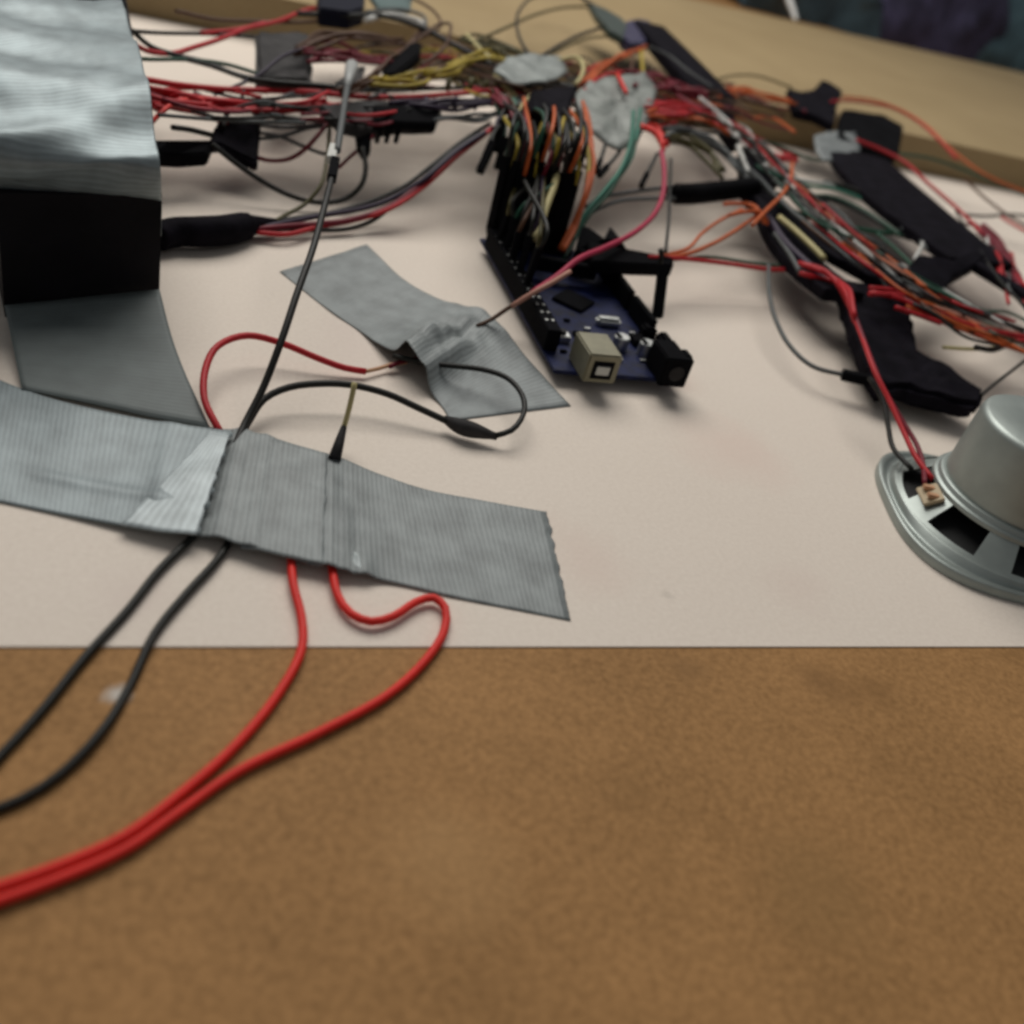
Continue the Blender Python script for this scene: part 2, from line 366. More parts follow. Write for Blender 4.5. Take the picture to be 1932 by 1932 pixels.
# ================================================================ CIRCUIT BOARD
def circuit_board():
    e = empty('circuit_board', P(1045, 702, 5), math.radians(2.2))
    Wd, Ln = 54, 114
    boxm('pcb', (Wd / 2, Ln / 2, 0), (Wd, Ln, 1.6), M_pcb, e)
    u = boxm('usb_socket', (15, 1.5, 6.6), (13, 17, 11.5), M_usb, e, .6)
    boxm('socket_opening', (15, -7.05, 6.2), (8.2, .4, 7.2), M_blk, u, .1)
    boxm('socket_tongue', (15, -7.4, 6.2), (5.2, .6, 3.4), M_paper, u, .15)
    j = boxm('power_socket', (46, 4, 6.4), (9.5, 14, 11), M_blk, e, .6)
    boxm('socket_flange', (46, -4, 6.6), (11.5, 3, 12), M_blk, j, .5)
    boxm('socket_latch', (51.6, 1.5, 9.5), (3.4, 6, 5), M_blk, j, .6); boxm('socket_foot', (49.5, -2.5, 2.2), (5, 5, 3), M_blk, j, .5)
    cyl('socket_hole', (46, -5.6, 6.6), 3.1, .4, M_greybtape, j, 24, axis='y', bev=.1)
    boxm('header', (2.6, 60, 5.2), (5.6, 92, 8.6), M_blk, e, .3)
    for k in range(26):
        boxm('pin', (1.3 + (k % 2) * 2.6, 22 + (k // 2) * 6.2, 9.5), (1.1, 1.1, .5), M_metal, e, .1)
    boxm('header', (51.5, 42, 5.2), (2.6, 22, 8.6), M_blk, e, .3); boxm('header', (51.5, 75, 5.2), (2.6, 38, 8.6), M_blk, e, .3)
    h = boxm('header', (22, 108, 5.2), (40, 6, 8.6), M_blk, e, .4)
    boxm('plug_block', (17, 110.5, 19), (31, 5, 30), M_blk, e, .5)
    boxm('processor_chip', (27, 58, 1.6), (14, 14, 1.4), M_blk, e, .2, Matrix.Rotation(math.radians(45), 3, 'Z'))
    boxm('interface_chip', (20, 27, 1.6), (6, 6, 1.4), M_blk, e, .2)
    boxm('crystal', (36, 40, 2.6), (11, 4.6, 3.6), M_metal, e, 1.2)
    for x, y in ((34, 21), (44, 18)):
        c = cyl('capacitor', (x, y, .8), 3.2, 5.6, M_metal, e, 24)
        boxm('capacitor_mark', (x - 1.6, y, 6.5), (2, 4, .2), M_blk, c, .05)
    b = boxm('reset_button', (10, 24, 2.2), (6, 6, 3), M_metal, e, .3); cyl('button_cap', (10, 24, 3.6), 1.7, 1.4, M_cone, b, 18, bev=.2)
    for x, y in ((8, 14), (29, 16), (25, 34), (38, 29), (45, 34), (18, 40), (41, 12)):
        boxm('surface_component', (x, y, 1.4), (2.6, 1.4, 1), M_metal if (x + y) % 2 else M_blk, e, .15)
    boxm('side_component', (53, 20, 4.5), (5, 12, 7), M_blk, e, 1.2); boxm('side_component', (50, 31, 4), (6, 6, 6), M_blk, e, 1)
    boxm('status_light', (31, 11, 1.4), (1.6, 1.2, .9), M_paper, e, .1)
    boxm('voltage_regulator', (45, 27, 2.3), (7, 7, 2.6), M_blk, e, .3)
    # second black strip stacked on the right side
    boxm('stacked_header', (27, 76, 8), (28, 4, 6), M_blk, e, .4, Matrix.Rotation(math.radians(-8), 3, 'Z'))
    pv, pf = [], []
    for k in range(46):
        x, y = (8 + (k % 23) * 1.75, 8.5 + (k // 23) * 38) if k % 3 else (7.5 + random.uniform(0, 38), random.uniform(10, 66)); b_ = len(pv); w = random.uniform(.4, 1.1)
        pv += [Vector((x - w, y - .35, .83)), Vector((x + w, y - .35, .83)), Vector((x + w, y + .35, .83)), Vector((x - w, y + .35, .83))]; pf.append((b_, b_ + 1, b_ + 2, b_ + 3))
    meshobj('solder_pads', pv, pf, M_greybtape, e, False)
    return e
cb = circuit_board()
tag(cb, 'navy blue circuit board with a pale square socket and black headers', 'circuit board')

# ================================================================ SPEAKER
def speaker():
    rot = math.radians(-17); e = empty('speaker', (275, 212, .2), rot)
    def sq(r, n=72, p=4.2, zz=0):
        out = []
        for i in range(n):
            a = 2 * math.pi * i / n; c, s = math.cos(a), math.sin(a)
            k = (abs(c) ** p + abs(s) ** p) ** (-1 / p); out.append((r * k * c, r * k * s, zz))
        return out
    def loft(name, loops, m, parent=e, cap=False, smooth=True, skip=None):
        n = len(loops[0]); V = [Vector(q) for l in loops for q in l]; Fc = []
        for j in range(len(loops) - 1):
            for i in range(n):
                if skip and skip(j, i): continue
                Fc.append((j * n + i, j * n + (i + 1) % n, (j + 1) * n + (i + 1) % n, (j + 1) * n + i))
        if cap: Fc.append(tuple(range((len(loops) - 1) * n, len(loops) * n)))
        return meshobj(name, V, Fc, m, parent, smooth)
    R0 = 41
    f = loft('flange', [sq(R0, 72, 3.0, 0), sq(R0, 72, 3.0, 3.0), sq(R0 - .2, 72, 3.0, 3.3), sq(R0 - 1.6, 72, 2.8, 3.5), sq(R0 - 1.8, 72, 2.8, 3.2), sq(R0 - 2.2, 72, 2.6, 2.6), sq(R0 - 2.8, 72, 2.5, 2.6),
                        sq(R0 - 3.0, 72, 2.4, 3.0), sq(R0 - 3.3, 72, 2.2, 5.2), sq(R0 - 3.5, 72, 2.1, 5.5), sq(R0 - 3.8, 72, 2.05, 5.6)], M_spk)
    # basket with windows: a window over part of every sixth of the turn
    win = lambda j, i: j in (1, 2, 3) and any(w <= i <= w + 5 for w in (1, 11, 21, 31, 41, 51, 61))
    def circ(r, z, n=72): return [(r * math.cos(2 * math.pi * i / n), r * math.sin(2 * math.pi * i / n), z) for i in range(n)]
    b = loft('basket', [circ(37.3, 5.5), circ(36, 6.4), circ(34.2, 8.2), circ(31.2, 10.8), circ(28.2, 13.4), circ(27, 14)], M_spk, skip=win)
    loft('basket_inner', [circ(36.3, 4.9), circ(35.4, 5.8), circ(33.6, 7.6), circ(30.6, 10.2), circ(27.6, 12.8), circ(26, 13.2)], M_spk, parent=b, skip=win)
    loft('cone', [circ(36, 3.4), circ(18, 9), circ(8, 10)], M_cone, cap=True)
    loft('top_plate', [circ(28.4, 13.3), circ(28.4, 14.6), circ(28.2, 14.9), circ(27.2, 15), circ(27, 15.2), circ(26.9, 16.6), circ(26.6, 16.9), circ(25.6, 17), circ(22, 17)], M_spk)
    loft('magnet_can', [circ(25.2, 16), circ(25.2, 40.5), circ(24.7, 42), circ(23.3, 42.8), circ(12, 42.8)], M_spk, cap=True)
    # terminal strip near the wires
    tb = boxm('terminal_board', (-31, -5.5, 11.4), (7, 10, 1.4), mat('tan_board', (.42, .33, .20), .6), e, .3, Matrix.Rotation(-.62, 3, 'Y'))
    for y in (-8, -3): boxm('terminal_lug', (-31.4, y, 12.6), (4, 2.2, 1.4), WM['copper'], tb, .2)
    return e
sp = speaker()
tag(sp, 'round silver speaker lying magnet side up at the right side of the board', 'speaker')

# ================================================================ WIRES
def plug_at(p, d, parent, L=13.5, s=2.6, m=None, name='plug'):
    d = d.normalized(); q = d.to_track_quat('Z', 'Y').to_matrix()
    return boxm(name, p + d * (L * .42), (s, s, L), m or M_blk, parent, .25, q)
def W(color, pts, label, r=.95, plugs='', group=None, wob=.0, L=13.5, s=2.6):
    raw = [P(*p) for p in pts]
    path = spline(raw, 2.6)
    if wob:
        sd = random.random() * 90
        path = [p + Vector(noise.noise_vector(p * .03 + Vector((sd, 0, 0)))) * wob for p in path]
    o = tube('jumper_wire', path, r, WM[color])
    tag(o, label, 'wire', group or 'jumper wires across the board')
    if 's' in plugs: plug_at(path[0], path[0] - path[2], o, L, s)
    if 'e' in plugs: plug_at(path[-1], path[-1] - path[-3], o, L, s)
    return o
def BUN(color, pts, n, label, group, spread=12, hs=4, r=.9, plugs='', wob=2.5, L=13.5):
    for i in range(n):
        k = (i - (n - 1) / 2) / max(1, n - 1) * 2
        q = [(x + random.uniform(-.5, .5) * spread, y + k * spread * (.5 + .5 * math.sin(j * 1.7 + i)) + random.uniform(-.3, .3) * spread, h + random.uniform(-hs, hs)) for j, (x, y, h) in enumerate(pts)]
        W(color, q, label, r, plugs, group, wob, L)

# --- front
W('black', [(400, 975, .9), (365, 1012, 1.4), (300, 1076, 1.4), (240, 1152, 1.2), (160, 1240, 1), (75, 1345, .8), (-60, 1490, .6)], 'black wire leaving the tape furthest left and running off over the brown table', 1.0)
W('black', [(440, 1000, 1.0), (428, 1030, 1.3), (405, 1062, 1.5), (350, 1122, 1.4), (292, 1195, 1.2), (242, 1300, .4), (190, 1382, 1.2), (112, 1462, .8), (40, 1508, .6), (-60, 1545, .6)], 'black wire that crosses a pale spot on the brown table', 1.0)
W('bright', [(547, 1020, 1.3), (549, 1052, 1.6), (553, 1100, 2), (569, 1165, 1.6), (569, 1225, 1.2), (523, 1312, 1), (441, 1410, 1), (337, 1501, 1), (234, 1578, 1), (100, 1638, 1), (-60, 1692, 1)], 'straighter red wire running from the tape to the bottom left corner', 1.08)
W('bright', [(622, 1030, 1.3), (627, 1075, 1.8), (638, 1125, 2), (662, 1158, 2), (700, 1173, 2), (742, 1163, 2), (785, 1136, 2), (818, 1128, 2), (840, 1147, 2), (838, 1190, 1.4), (805, 1243, 1), (730, 1312, 1), (600, 1383, 1), (450, 1455, 1), (334, 1535, 1), (238, 1602, 1), (98, 1664, 1), (-60, 1720, 1)], 'red wire that curls into a hook before joining the straighter red one', 1.08)
o = W('red', [(416, 816, 1.2), (407, 800, 2.5), (386, 755, 5), (388, 695, 8), (412, 652, 10), (468, 633, 10), (530, 647, 8), (600, 676, 5), (650, 694, 3), (690, 701, 2.4)], 'red wire arching out of the tape with a bare copper end', 1.1)
tube('bare_end', spline([P(688, 701, 2.4), P(715, 695, 2.2), P(742, 687, 2.4), P(768, 684, 3)], 2), .7, WM['copper'], o)
W('darkred', [(735, 692, 2.6), (752, 684, 3.2), (790, 676, 4), (830, 660, 4)], 'short dark red wire end poking out under the puckered tape', .8)
W('black', [(440, 850, 2), (468, 798, 3), (500, 752, 6), (545, 731, 8), (600, 724, 9), (660, 726, 9), (730, 743, 8), (790, 770, 6), (848, 797, 4)], 'black wire bowing from the tape to the rough dark sleeve', 1.1)
W('black', [(935, 822, 4), (965, 812, 6), (988, 780, 8), (985, 745, 9), (955, 712, 9), (910, 697, 8), (860, 691, 7), (800, 684, 6), (742, 672, 5)], 'black wire loop curling over the end of the puckered tape', .95)
o = tube('wire_sleeve', spline([P(838, 790, 4), P(870, 805, 4.2), P(905, 815, 4), P(938, 824, 3.6)], 1.5), lambda t: 1.2 + 1.6 * math.sin(math.pi * min(1, t * 1.05)), M_greybtape)
tag(o, 'rough dark tape sleeve joining two black wires on the white board', 'sleeve')
o = W('cream', [(669, 722, 22), (664, 748, 18), (655, 785, 11), (646, 815, 6)], 'short pale pin wire standing up behind the long tape strip', .8)
tube('plug', [P(649, 805, 8), P(641, 832, 5.5), P(631, 866, 3.6)], lambda t: .9 + 1.0 * t, M_greybtape, o)
o = W('black', [(440, 850, 2), (462, 800, 4), (495, 735, 10), (530, 645, 20), (560, 555, 28), (590, 470, 34), (612, 390, 38), (626, 335, 40)], 'long black wire rising straight from the tape up to the tangle', 1.15)
plug_at(P(626, 335, 40), P(634, 295, 42) - P(626, 335, 40), o, 16, 3.4)
o = W('grey', [(636, 285, 42), (644, 235, 44), (650, 195, 45), (656, 160, 46)], 'grey wire crossing in front of the red bundle with a pale tip', 1.4)
tube('plug_tip', [P(655, 165, 46), P(659, 145, 46), P(664, 125, 46)], lambda t: 1.5 + 1.7 * t, mat('grey_white_plug', (.30, .31, .30), .5), o)
boxm('plug', P(627, 290, 41), (3.2, 3.2, 13), M_paper, o, .3, (P(634, 262, 42) - P(622, 310, 40)).to_track_quat('Z', 'Y').to_matrix())

# --- middle sweep
W('black', [(400, 272, 22), (445, 308, 16), (500, 345, 10), (550, 370, 6), (600, 382, 4), (650, 376, 6), (680, 352, 12), (690, 318, 18), (684, 278, 24)], 'black wire sagging in a wide U from the black clip to the dark module', 1.15)
W('olive', [(622, 240, 26), (617, 300, 20), (604, 352, 14), (575, 385, 8), (540, 405, 6), (505, 425, 5)], 'yellow green wire dropping from the tangle to the black sleeve', .9)
W('black', [(925, 232, 34), (870, 268, 28), (815, 312, 22), (765, 350, 15), (700, 380, 9), (620, 402, 6), (540, 414, 5), (470, 428, 5)], 'upper black wire sweeping from the pin plugs down to the black sleeve', .95)
W('darkred', [(930, 240, 36), (890, 268, 30), (840, 305, 24), (790, 352, 17), (735, 390, 10), (660, 415, 6), (600, 422, 5), (530, 428, 5), (475, 433, 5)], 'dark red wire sweeping from the pin plugs down to the black sleeve', 1.2)
W('red', [(925, 246, 35), (860, 297, 26), (800, 352, 17), (735, 394, 10), (660, 418, 5), (600, 428, 4), (540, 442, 4), (480, 438, 4)], 'lower bright red wire of the sweep to the black sleeve', 1.0)
W('black', [(905, 252, 34), (850, 290, 27), (785, 350, 17), (740, 388, 10), (705, 415, 5), (655, 432, 3), (600, 434, 3), (540, 432, 4), (470, 440, 4)], 'black wire dipping lowest in the sweep to the black sleeve', .95)
W('purple', [(915, 250, 35), (862, 285, 29), (800, 338, 20), (745, 372, 12), (690, 392, 8), (600, 408, 6), (490, 430, 5)], 'dark purple wire inside the sweep to the black sleeve', 1.1)
o = tube('wire_sleeve', spline([P(296, 448, 6), P(330, 438, 6.5), P(375, 437, 7), (P(425, 434, 6.5)), P(470, 425, 5.5), P(520, 419, 5)], 1.6), lambda t: (3.4 + 2.6 * math.sin(math.pi * min(1, .25 + t * .6)) if t < .75 else 4.6 - 12 * (t - .75)) , M_btape)
tag(o, 'thick black taped sleeve sticking out from the base of the shaded tape block', 'sleeve')

# --- left bundle
GR = 'wires between the black box and the centre of the tangle'
W('red', [(240, 145, 36), (285, 152, 34), (335, 160, 32), (420, 168, 30), (480, 170, 30), (600, 175, 32), (660, 181, 34), (745, 184, 36), (860, 177, 37), (930, 172, 38), (1005, 182, 38)], 'long topmost red wire running straight across the whole tangle', 1.35, group=GR)
BUN('red', [(250, 160, 35), (300, 180, 31), (360, 190, 29), (440, 198, 28), (520, 204, 28), (600, 202, 30), (640, 200, 32)], 6, 'one of the red wires packed together between silver tape and dark module', 'packed red wires by the black box', 9, 3, 1.1)
BUN('red', [(268, 180, 32), (310, 205, 28), (350, 186, 30), (400, 194, 28), (470, 200, 27), (560, 196, 30), (620, 178, 33)], 3, 'one of the looser red wires weaving above the packed red wires', 'loose red wires by the black box', 12, 4, 1.0)
W('bright', [(285, 232, 26), (305, 212, 28), (330, 195, 30), (370, 186, 31), (430, 192, 30)], 'short orange red wire bending up beside the silver tape', 1.0, group=GR)
W('red', [(275, 190, 30), (330, 205, 26), (380, 215, 24), (430, 235, 22)], 'red wire bending down into the black taped clip', 1.0, group=GR)
W('black', [(240, 58, 38), (300, 62, 34), (390, 64, 32), (445, 67, 32), (500, 72, 32)], 'upper black wire from the silver tape to the dark tape wrap', 1.0, group=GR)
W('red', [(380, 62, 33), (430, 58, 33), (480, 50, 34), (530, 38, 35), (575, 20, 36), (640, 5, 38)], 'bright red wire rising to the top of the picture behind the tape wrap', 1.2, group=GR)
W('red', [(236, 70, 40), (252, 82, 38), (275, 95, 35), (320, 101, 33), (370, 88, 33), (420, 72, 33), (470, 52, 34), (500, 44, 34)], 'red wire curling out of the silver tape near its top', 1.2, group=GR)
W('black', [(240, 50, 42), (258, 66, 38), (285, 88, 35), (335, 105, 33), (390, 118, 31), (445, 140, 30), (500, 152, 30), (600, 162, 31)], 'black wire crossing downward under the curling red one', 1.2, group=GR)
W('green', [(245, 110, 38), (290, 112, 35), (340, 112, 33), (385, 115, 32), (430, 122, 31), (490, 140, 31)], 'dark green wire level with the middle of the silver tape', .95, group=GR)
W('black', [(345, 110, 33), (400, 125, 31), (450, 143, 30), (500, 158, 29), (560, 163, 30), (640, 167, 33), (760, 168, 36), (900, 165, 37)], 'black wire running along just above the topmost red wire', 1.1, group=GR)
W('brown', [(330, 20, 34), (400, 36, 32), (470, 40, 32), (560, 42, 33), (660, 35, 35), (720, 28, 37), (790, 45, 39), (850, 78, 40), (910, 105, 40), (985, 150, 40)], 'long brown black wire arching along the edge of the wooden plank', 1.1, group=GR)
W('purple', [(575, 90, 40), (530, 108, 38), (490, 140, 33), (450, 160, 30), (405, 178, 28)], 'thin grey purple wire slanting down in front of the tape wrap', .8, group=GR)
W('black', [(460, 170, 30), (455, 190, 28), (445, 212, 26)], 'tiny black wire hanging under the topmost red wire', .8, group=GR)
W('grey', [(485, 236, 18), (540, 240, 20), (590, 236, 22), (640, 225, 26)], 'upper grey wire leaving the black taped clip', .9, group=GR)
W('grey', [(488, 262, 16), (535, 256, 18), (580, 242, 22), (630, 236, 25)], 'middle grey wire rising from the black taped clip', .9, group=GR)
W('grey', [(488, 250, 16), (530, 258, 16), (570, 275, 14), (610, 290, 14), (632, 288, 18)], 'lower grey wire drooping from the black taped clip', .9, group=GR)
W('darkred', [(480, 296, 12), (510, 303, 10), (545, 300, 12), (575, 282, 18), (600, 255, 24), (622, 228, 28)], 'dark red wire curving up from the black clip to the dark module', 1.0, group=GR)
W('darkred', [(640, 316, 14), (665, 292, 18), (690, 272, 24), (705, 255, 28)], 'short dark red wire below the dark module', .8, group=GR)
o = prism('tape_flag', [(405, 236, 22), (418, 222, 24), (445, 214, 25), (492, 226, 23), (487, 307, 15), (455, 290, 16), (418, 270, 19), (392, 268, 20)], 5, M_btape, bevel=1.2, wob=.8)
tag(o, 'black taped clip hanging beside the silver tape with a pointed corner', 'tape')
o = prism('tape_flag', [(286, 262, 22), (320, 264, 22), (375, 262, 21), (402, 262, 20), (392, 288, 18), (340, 289, 18), (290, 289, 19)], 6, M_blk, bevel=.8)
tag(o, 'flat black plug pushed in under the silver tape', 'plug')
W('black', [(325, 240, 26), (360, 245, 24), (400, 255, 22)], 'upper short black wire between tape and the black clip', 1.2, group=GR)
W('black', [(430, 190, 27), (428, 215, 25), (420, 240, 23)], 'short black wire dropping from the packed reds into the clip', 1.2, group=GR)
o = prism('tape_flag', [(482, 60, 36), (535, 57, 37), (588, 60, 37), (590, 100, 34), (588, 150, 31), (540, 153, 31), (484, 148, 32)], 7, M_greybtape, bevel=2, wob=1.2)
tag(o, 'dark worn tape wrapped round wires near the back edge of the board', 'tape')
W('black', [(470, 150, 32), (520, 156, 34), (580, 160, 34), (660, 168, 35)], 'black wire along the lower edge of the worn tape wrap', 1.5, group=GR)
BUN('brown', [(560, 95, 38), (620, 72, 39), (690, 68, 40), (760, 82, 41)], 7, 'one of the brown wires arched over the plank edge behind the tangle', 'brown wires behind the tangle', 12, 4, .9)
BUN('darkred', [(580, 100, 38), (640, 100, 38), (700, 112, 38), (740, 122, 38)], 9, 'one of the dull red wires behind the grey wire tip', 'dull red wires behind the grey wire', 14, 4, .95)
BUN('brown', [(640, 178, 36), (690, 160, 38), (720, 130, 40), (770, 85, 42), (800, 60, 43)], 4, 'one of the brown wires slanting up beside the black stick module', 'brown wires beside the black stick', 10, 3, .8)
o = prism('small_module', [(722, 128, 42), (775, 78, 45), (795, 78, 44), (795, 100, 42), (748, 138, 40), (724, 142, 40)], 6, M_blk, bevel=1.0)
tag(o, 'black stick shaped module leaning at the back of the tangle', 'module')
o = prism('grey_tab', [(632, 155, 34), (680, 124, 38), (690, 126, 38), (680, 160, 35)], 1.2, M_greybtape, bevel=.3)
tag(o, 'small grey tape tab under the grey wire tip', 'tape')

# --- dark module in the middle (with pins)
e = empty('dark_module', P(740, 215, 30))
def child(o):
    o.parent = e; o.matrix_parent_inverse = Matrix.Translation(-e.location); return o
child(prism('circuit_body', [(602, 196, 36), (700, 186, 37), (740, 192, 36), (835, 202, 36), (822, 236, 31), (742, 236, 31), (700, 246, 30), (640, 232, 32)], 5, M_greybtape, bevel=.8, wob=.5))
child(prism('raised_block', [(704, 196, 39), (830, 200, 39), (824, 232, 35), (706, 228, 35)], 4, M_blk, bevel=.6))
child(prism('lower_block', [(668, 228, 32), (702, 226, 33), (700, 280, 24), (684, 284, 23), (676, 262, 26)], 5, M_blk, bevel=.8))
for x in (716, 734, 752): child(boxm('pin', P(x, 248, 29), (2, 2, 14), M_blk, None, .2, Matrix.Rotation(.5, 3, 'X')))
tag(e, 'dark flat module with downward pins in the middle of the red wires', 'module')
BUN('purple', [(745, 205, 36), (800, 200, 37), (850, 194, 38), (905, 190, 38), (950, 195, 38)], 5, 'one of the dark wires feeding from the module to the pin plugs', 'dark wires out of the dark module', 10, 3, 1.1)
BUN('grey', [(815, 222, 32), (860, 225, 33), (900, 222, 35), (945, 208, 37)], 3, 'one of the thin grey wires below the dark module', 'thin grey wires below the module', 8, 3, .8)
for i, x in enumerate((860, 880, 898, 820, 804)):
    W('purple', [(x, 186 + i % 2 * 3, 39), (x + 1, 195, 38), (x - 2, 204, 35)], 'one of the stubby dark wires hanging along the topmost red wire', 1.3, group='stubby dark wires along the red wire')

# --- top centre
o = prism('connector_block', [(600, -25, 46), (690, -20, 48), (688, 14, 46), (660, 22, 45), (602, 14, 44)], 10, mat('navy_plastic', (.006, .007, .016), .7, spec=.1), bevel=1)
tag(o, 'dark navy connector block behind the tangle at the top edge', 'connector')
o = prism('plastic_sleeve', [(690, -20, 47), (780, -20, 49), (775, 18, 47), (715, 14, 46)], 3, mat('teal_film', (.07, .115, .11), .4), bevel=.6, wob=.8)
tag(o, 'pale teal plastic piece beside the navy connector block', 'plastic')
W('grey', [(690, 22, 45), (760, 18, 47), (795, 28, 47), (803, 45, 46), (795, 62, 44)], 'grey wire bending round the pale teal plastic', 1.0)
W('brown', [(770, -8, 50), (815, 18, 50), (832, 45, 48), (820, 60, 46), (790, 72, 44)], 'brown wire looping at the right of the teal plastic', .9)
W('brown', [(800, 68, 46), (830, 45, 50), (848, 44, 51), (850, 60, 49), (838, 90, 46), (815, 110, 43), (795, 122, 42)], 'orange brown wire with a narrow hairpin bend over the plank', .9)
W('black', [(560, 25, 38), (650, 30, 42), (720, 30, 46), (790, 50, 47), (840, 76, 46), (900, 108, 44), (960, 140, 42), (1000, 165, 41)], 'thick dark wire draped from the navy connector to the pin plugs', 1.5)
W('white', [(690, 38, 44), (740, 28, 45), (790, 40, 45), (800, 48, 45)], 'whitish wire below the pale teal plastic', 1.6)
BUN('yellow', [(700, 162, 38), (760, 148, 40), (830, 135, 42), (890, 108, 43), (950, 112, 43), (1000, 140, 42)], 7, 'one of the yellow wires fanning over to the pin plugs', 'yellow wires over the middle', 13, 4, .95)
BUN('olive', [(870, 75, 44), (910, 84, 44), (960, 96, 44), (1000, 112, 43)], 6, 'one of the olive wires bunched behind the yellow ones', 'olive wires behind the yellow ones', 14, 4, 1.0)
BUN('brown', [(780, 160, 40), (830, 130, 41), (870, 122, 42), (940, 135, 42), (985, 165, 41)], 4, 'one of the brown wires mixed in below the yellow ones', 'brown wires below the yellow ones', 12, 4, .95)
W('cream', [(880, 66, 46), (905, 92, 45), (930, 115, 44)], 'cream wire slanting over the olive wires', 1.3)
o = W('cream', [(935, 140, 43), (945, 152, 42), (955, 165, 41), (972, 182, 39)], 'short thick cream wire end above the pin plugs', 1.5)
for i, x in enumerate((784, 848, 890, 920, 936)):
    W('olive', [(x, 150, 42), (x - 2, 160, 40), (x - 4, 172, 37)], 'one of the short dark plug ends poking below the yellow wires', 1.5, group='dark plug ends under the yellow wires')
W('black', [(1000, 105, 44), (985, 82, 46), (975, 50, 48), (980, 20, 49), (1005, -5, 50), (1050, -18, 50)], 'black wire in a tall arc rising over the plank', 1.0)
W('olive', [(896, 78, 44), (960, 50, 46), (1010, 28, 48), (1060, 15, 50), (1112, 12, 51)], 'olive wire crossing the tall arc over the plank', 1.0)
W('black', [(1000, 120, 44), (1045, 92, 46), (1090, 68, 47), (1135, 52, 48)], 'upper of two dark wires rising to the violet connector', 1.2)
W('olive', [(1005, 128, 43), (1060, 92, 45), (1110, 72, 46), (1150, 68, 46)], 'lower of two dark wires rising to the violet connector', .9)
W('black', [(1085, -20, 54), (1110, 5, 53), (1140, 22, 52), (1175, 45, 50)], 'thick black wire coming down from the top edge to the connector', 1.5)
o = prism('wire_sleeve', [(1112, 6, 54), (1140, 14, 54), (1172, 32, 53), (1186, 48, 52), (1176, 72, 49), (1150, 58, 50), (1125, 30, 52)], 5, mat('dark_green_plastic', (.02, .035, .026), .4), bevel=1, wob=.5)
tag(o, 'dark green shrink sleeve above the violet connector', 'sleeve')
o = prism('connector_block', [(1182, 38, 53), (1205, 34, 53), (1228, 40, 52), (1236, 62, 50), (1215, 82, 47), (1190, 82, 47), (1172, 66, 49)], 8, mat('violet_plastic', (.022, .018, .06), .45), bevel=1, wob=.4)
tag(o, 'violet blue connector joining the sleeve to the black stick on the plank', 'connector')
o = bar('cable_bar', [(1222, 55, 50), (1260, 95, 46), (1310, 150, 41), (1345, 190, 37)], lambda u: 26 + 8 * u, 9, M_btape)
tag(o, 'black taped bar leaning down from the plank to the orange wires', 'bar')
W('grey', [(1225, 88, 53), (1260, 104, 51), (1300, 135, 48), (1345, 165, 45)], 'pale grey seam wire along the black taped bar', .7)
W('cream', [(1240, 152, 44), (1222, 160, 44), (1205, 170, 42)], 'grey cream thread across the end of the black taped bar', .7)
o = prism('cable_bar_end', [(1330, 185, 40), (1380, 190, 40), (1392, 235, 36), (1402, 262, 34), (1385, 268, 33), (1352, 222, 36)], 8, M_btape, bevel=1, wob=.6)
tag(o, 'black taped lump below the black bar at the plank edge', 'tape')

# --- centre wads
def wad(name, poly, amp, m, label, cat, thick=1.2, sub=7):
    top = [P(*p) for p in poly]; c = sum(top, Vector()) / len(top)
    V = [c]; Fc = []; n = len(top); rings = 7
    dense = []
    for i in range(n):
        for k in range(sub): dense.append(top[i].lerp(top[(i + 1) % n], k / sub))
    m_ = len(dense)
    for r_ in range(1, rings + 1):
        for q in dense:
            p = c.lerp(q, r_ / rings); p.z += amp * noise.noise(p * .09) + amp * .25 * noise.noise(p * .3); V.append(p)
    for i in range(m_): Fc.append((0, 1 + i, 1 + (i + 1) % m_))
    for r_ in range(rings - 1):
        for i in range(m_):
            a = 1 + r_ * m_; b = a + m_; Fc.append((a + i, b + i, b + (i + 1) % m_, a + (i + 1) % m_))
    o = meshobj(name, V, Fc, m); md = o.modifiers.new('thickness', 'SOLIDIFY'); md.thickness = thick / 1000
    uv = o.data.uv_layers.new(name='UVMap')
    for lp in o.data.loops:
        co = o.data.vertices[lp.vertex_index].co; uv.data[lp.index].uv = (co.x * 100, co.y * 100)
    tag(o, label, cat); return o
wad('duct_tape', [(930, 140, 46), (955, 112, 48), (1010, 106, 49), (1062, 112, 48), (1070, 140, 46), (1030, 160, 45), (965, 162, 44)], 2.0, tape_mat('grey_tape_wad', (.17, .19, .18), weave=.1, rough=.5, metal=.2), 'crumpled grey tape wad on top of the pin plugs', 'tape')
o = prism('tape_flag', [(1000, 170, 55), (1040, 164, 56), (1092, 158, 56), (1078, 190, 54), (1068, 220, 52), (1035, 210, 52), (1002, 206, 52)], 8, M_btape, bevel=1.2, wob=.5)
tag(o, 'black tape block above the circuit board plugs', 'tape')
W('cream', [(1050, 115, 48), (1085, 108, 52), (1100, 125, 52), (1095, 148, 50), (1085, 160, 48)], 'pale wire hooped over the black tape block', 1.2)
wad('duct_tape', [(1086, 178, 47), (1112, 155, 49), (1160, 146, 50), (1212, 142, 50), (1238, 170, 47), (1226, 225, 44), (1200, 272, 40), (1168, 284, 39), (1125, 256, 41), (1084, 236, 42)], 3.0, tape_mat('grey_tape_soft', (.16, .175, .16), weave=.15, rough=.55, metal=.1), 'wide grey tape sheet flopped over the middle of the tangle', 'tape')

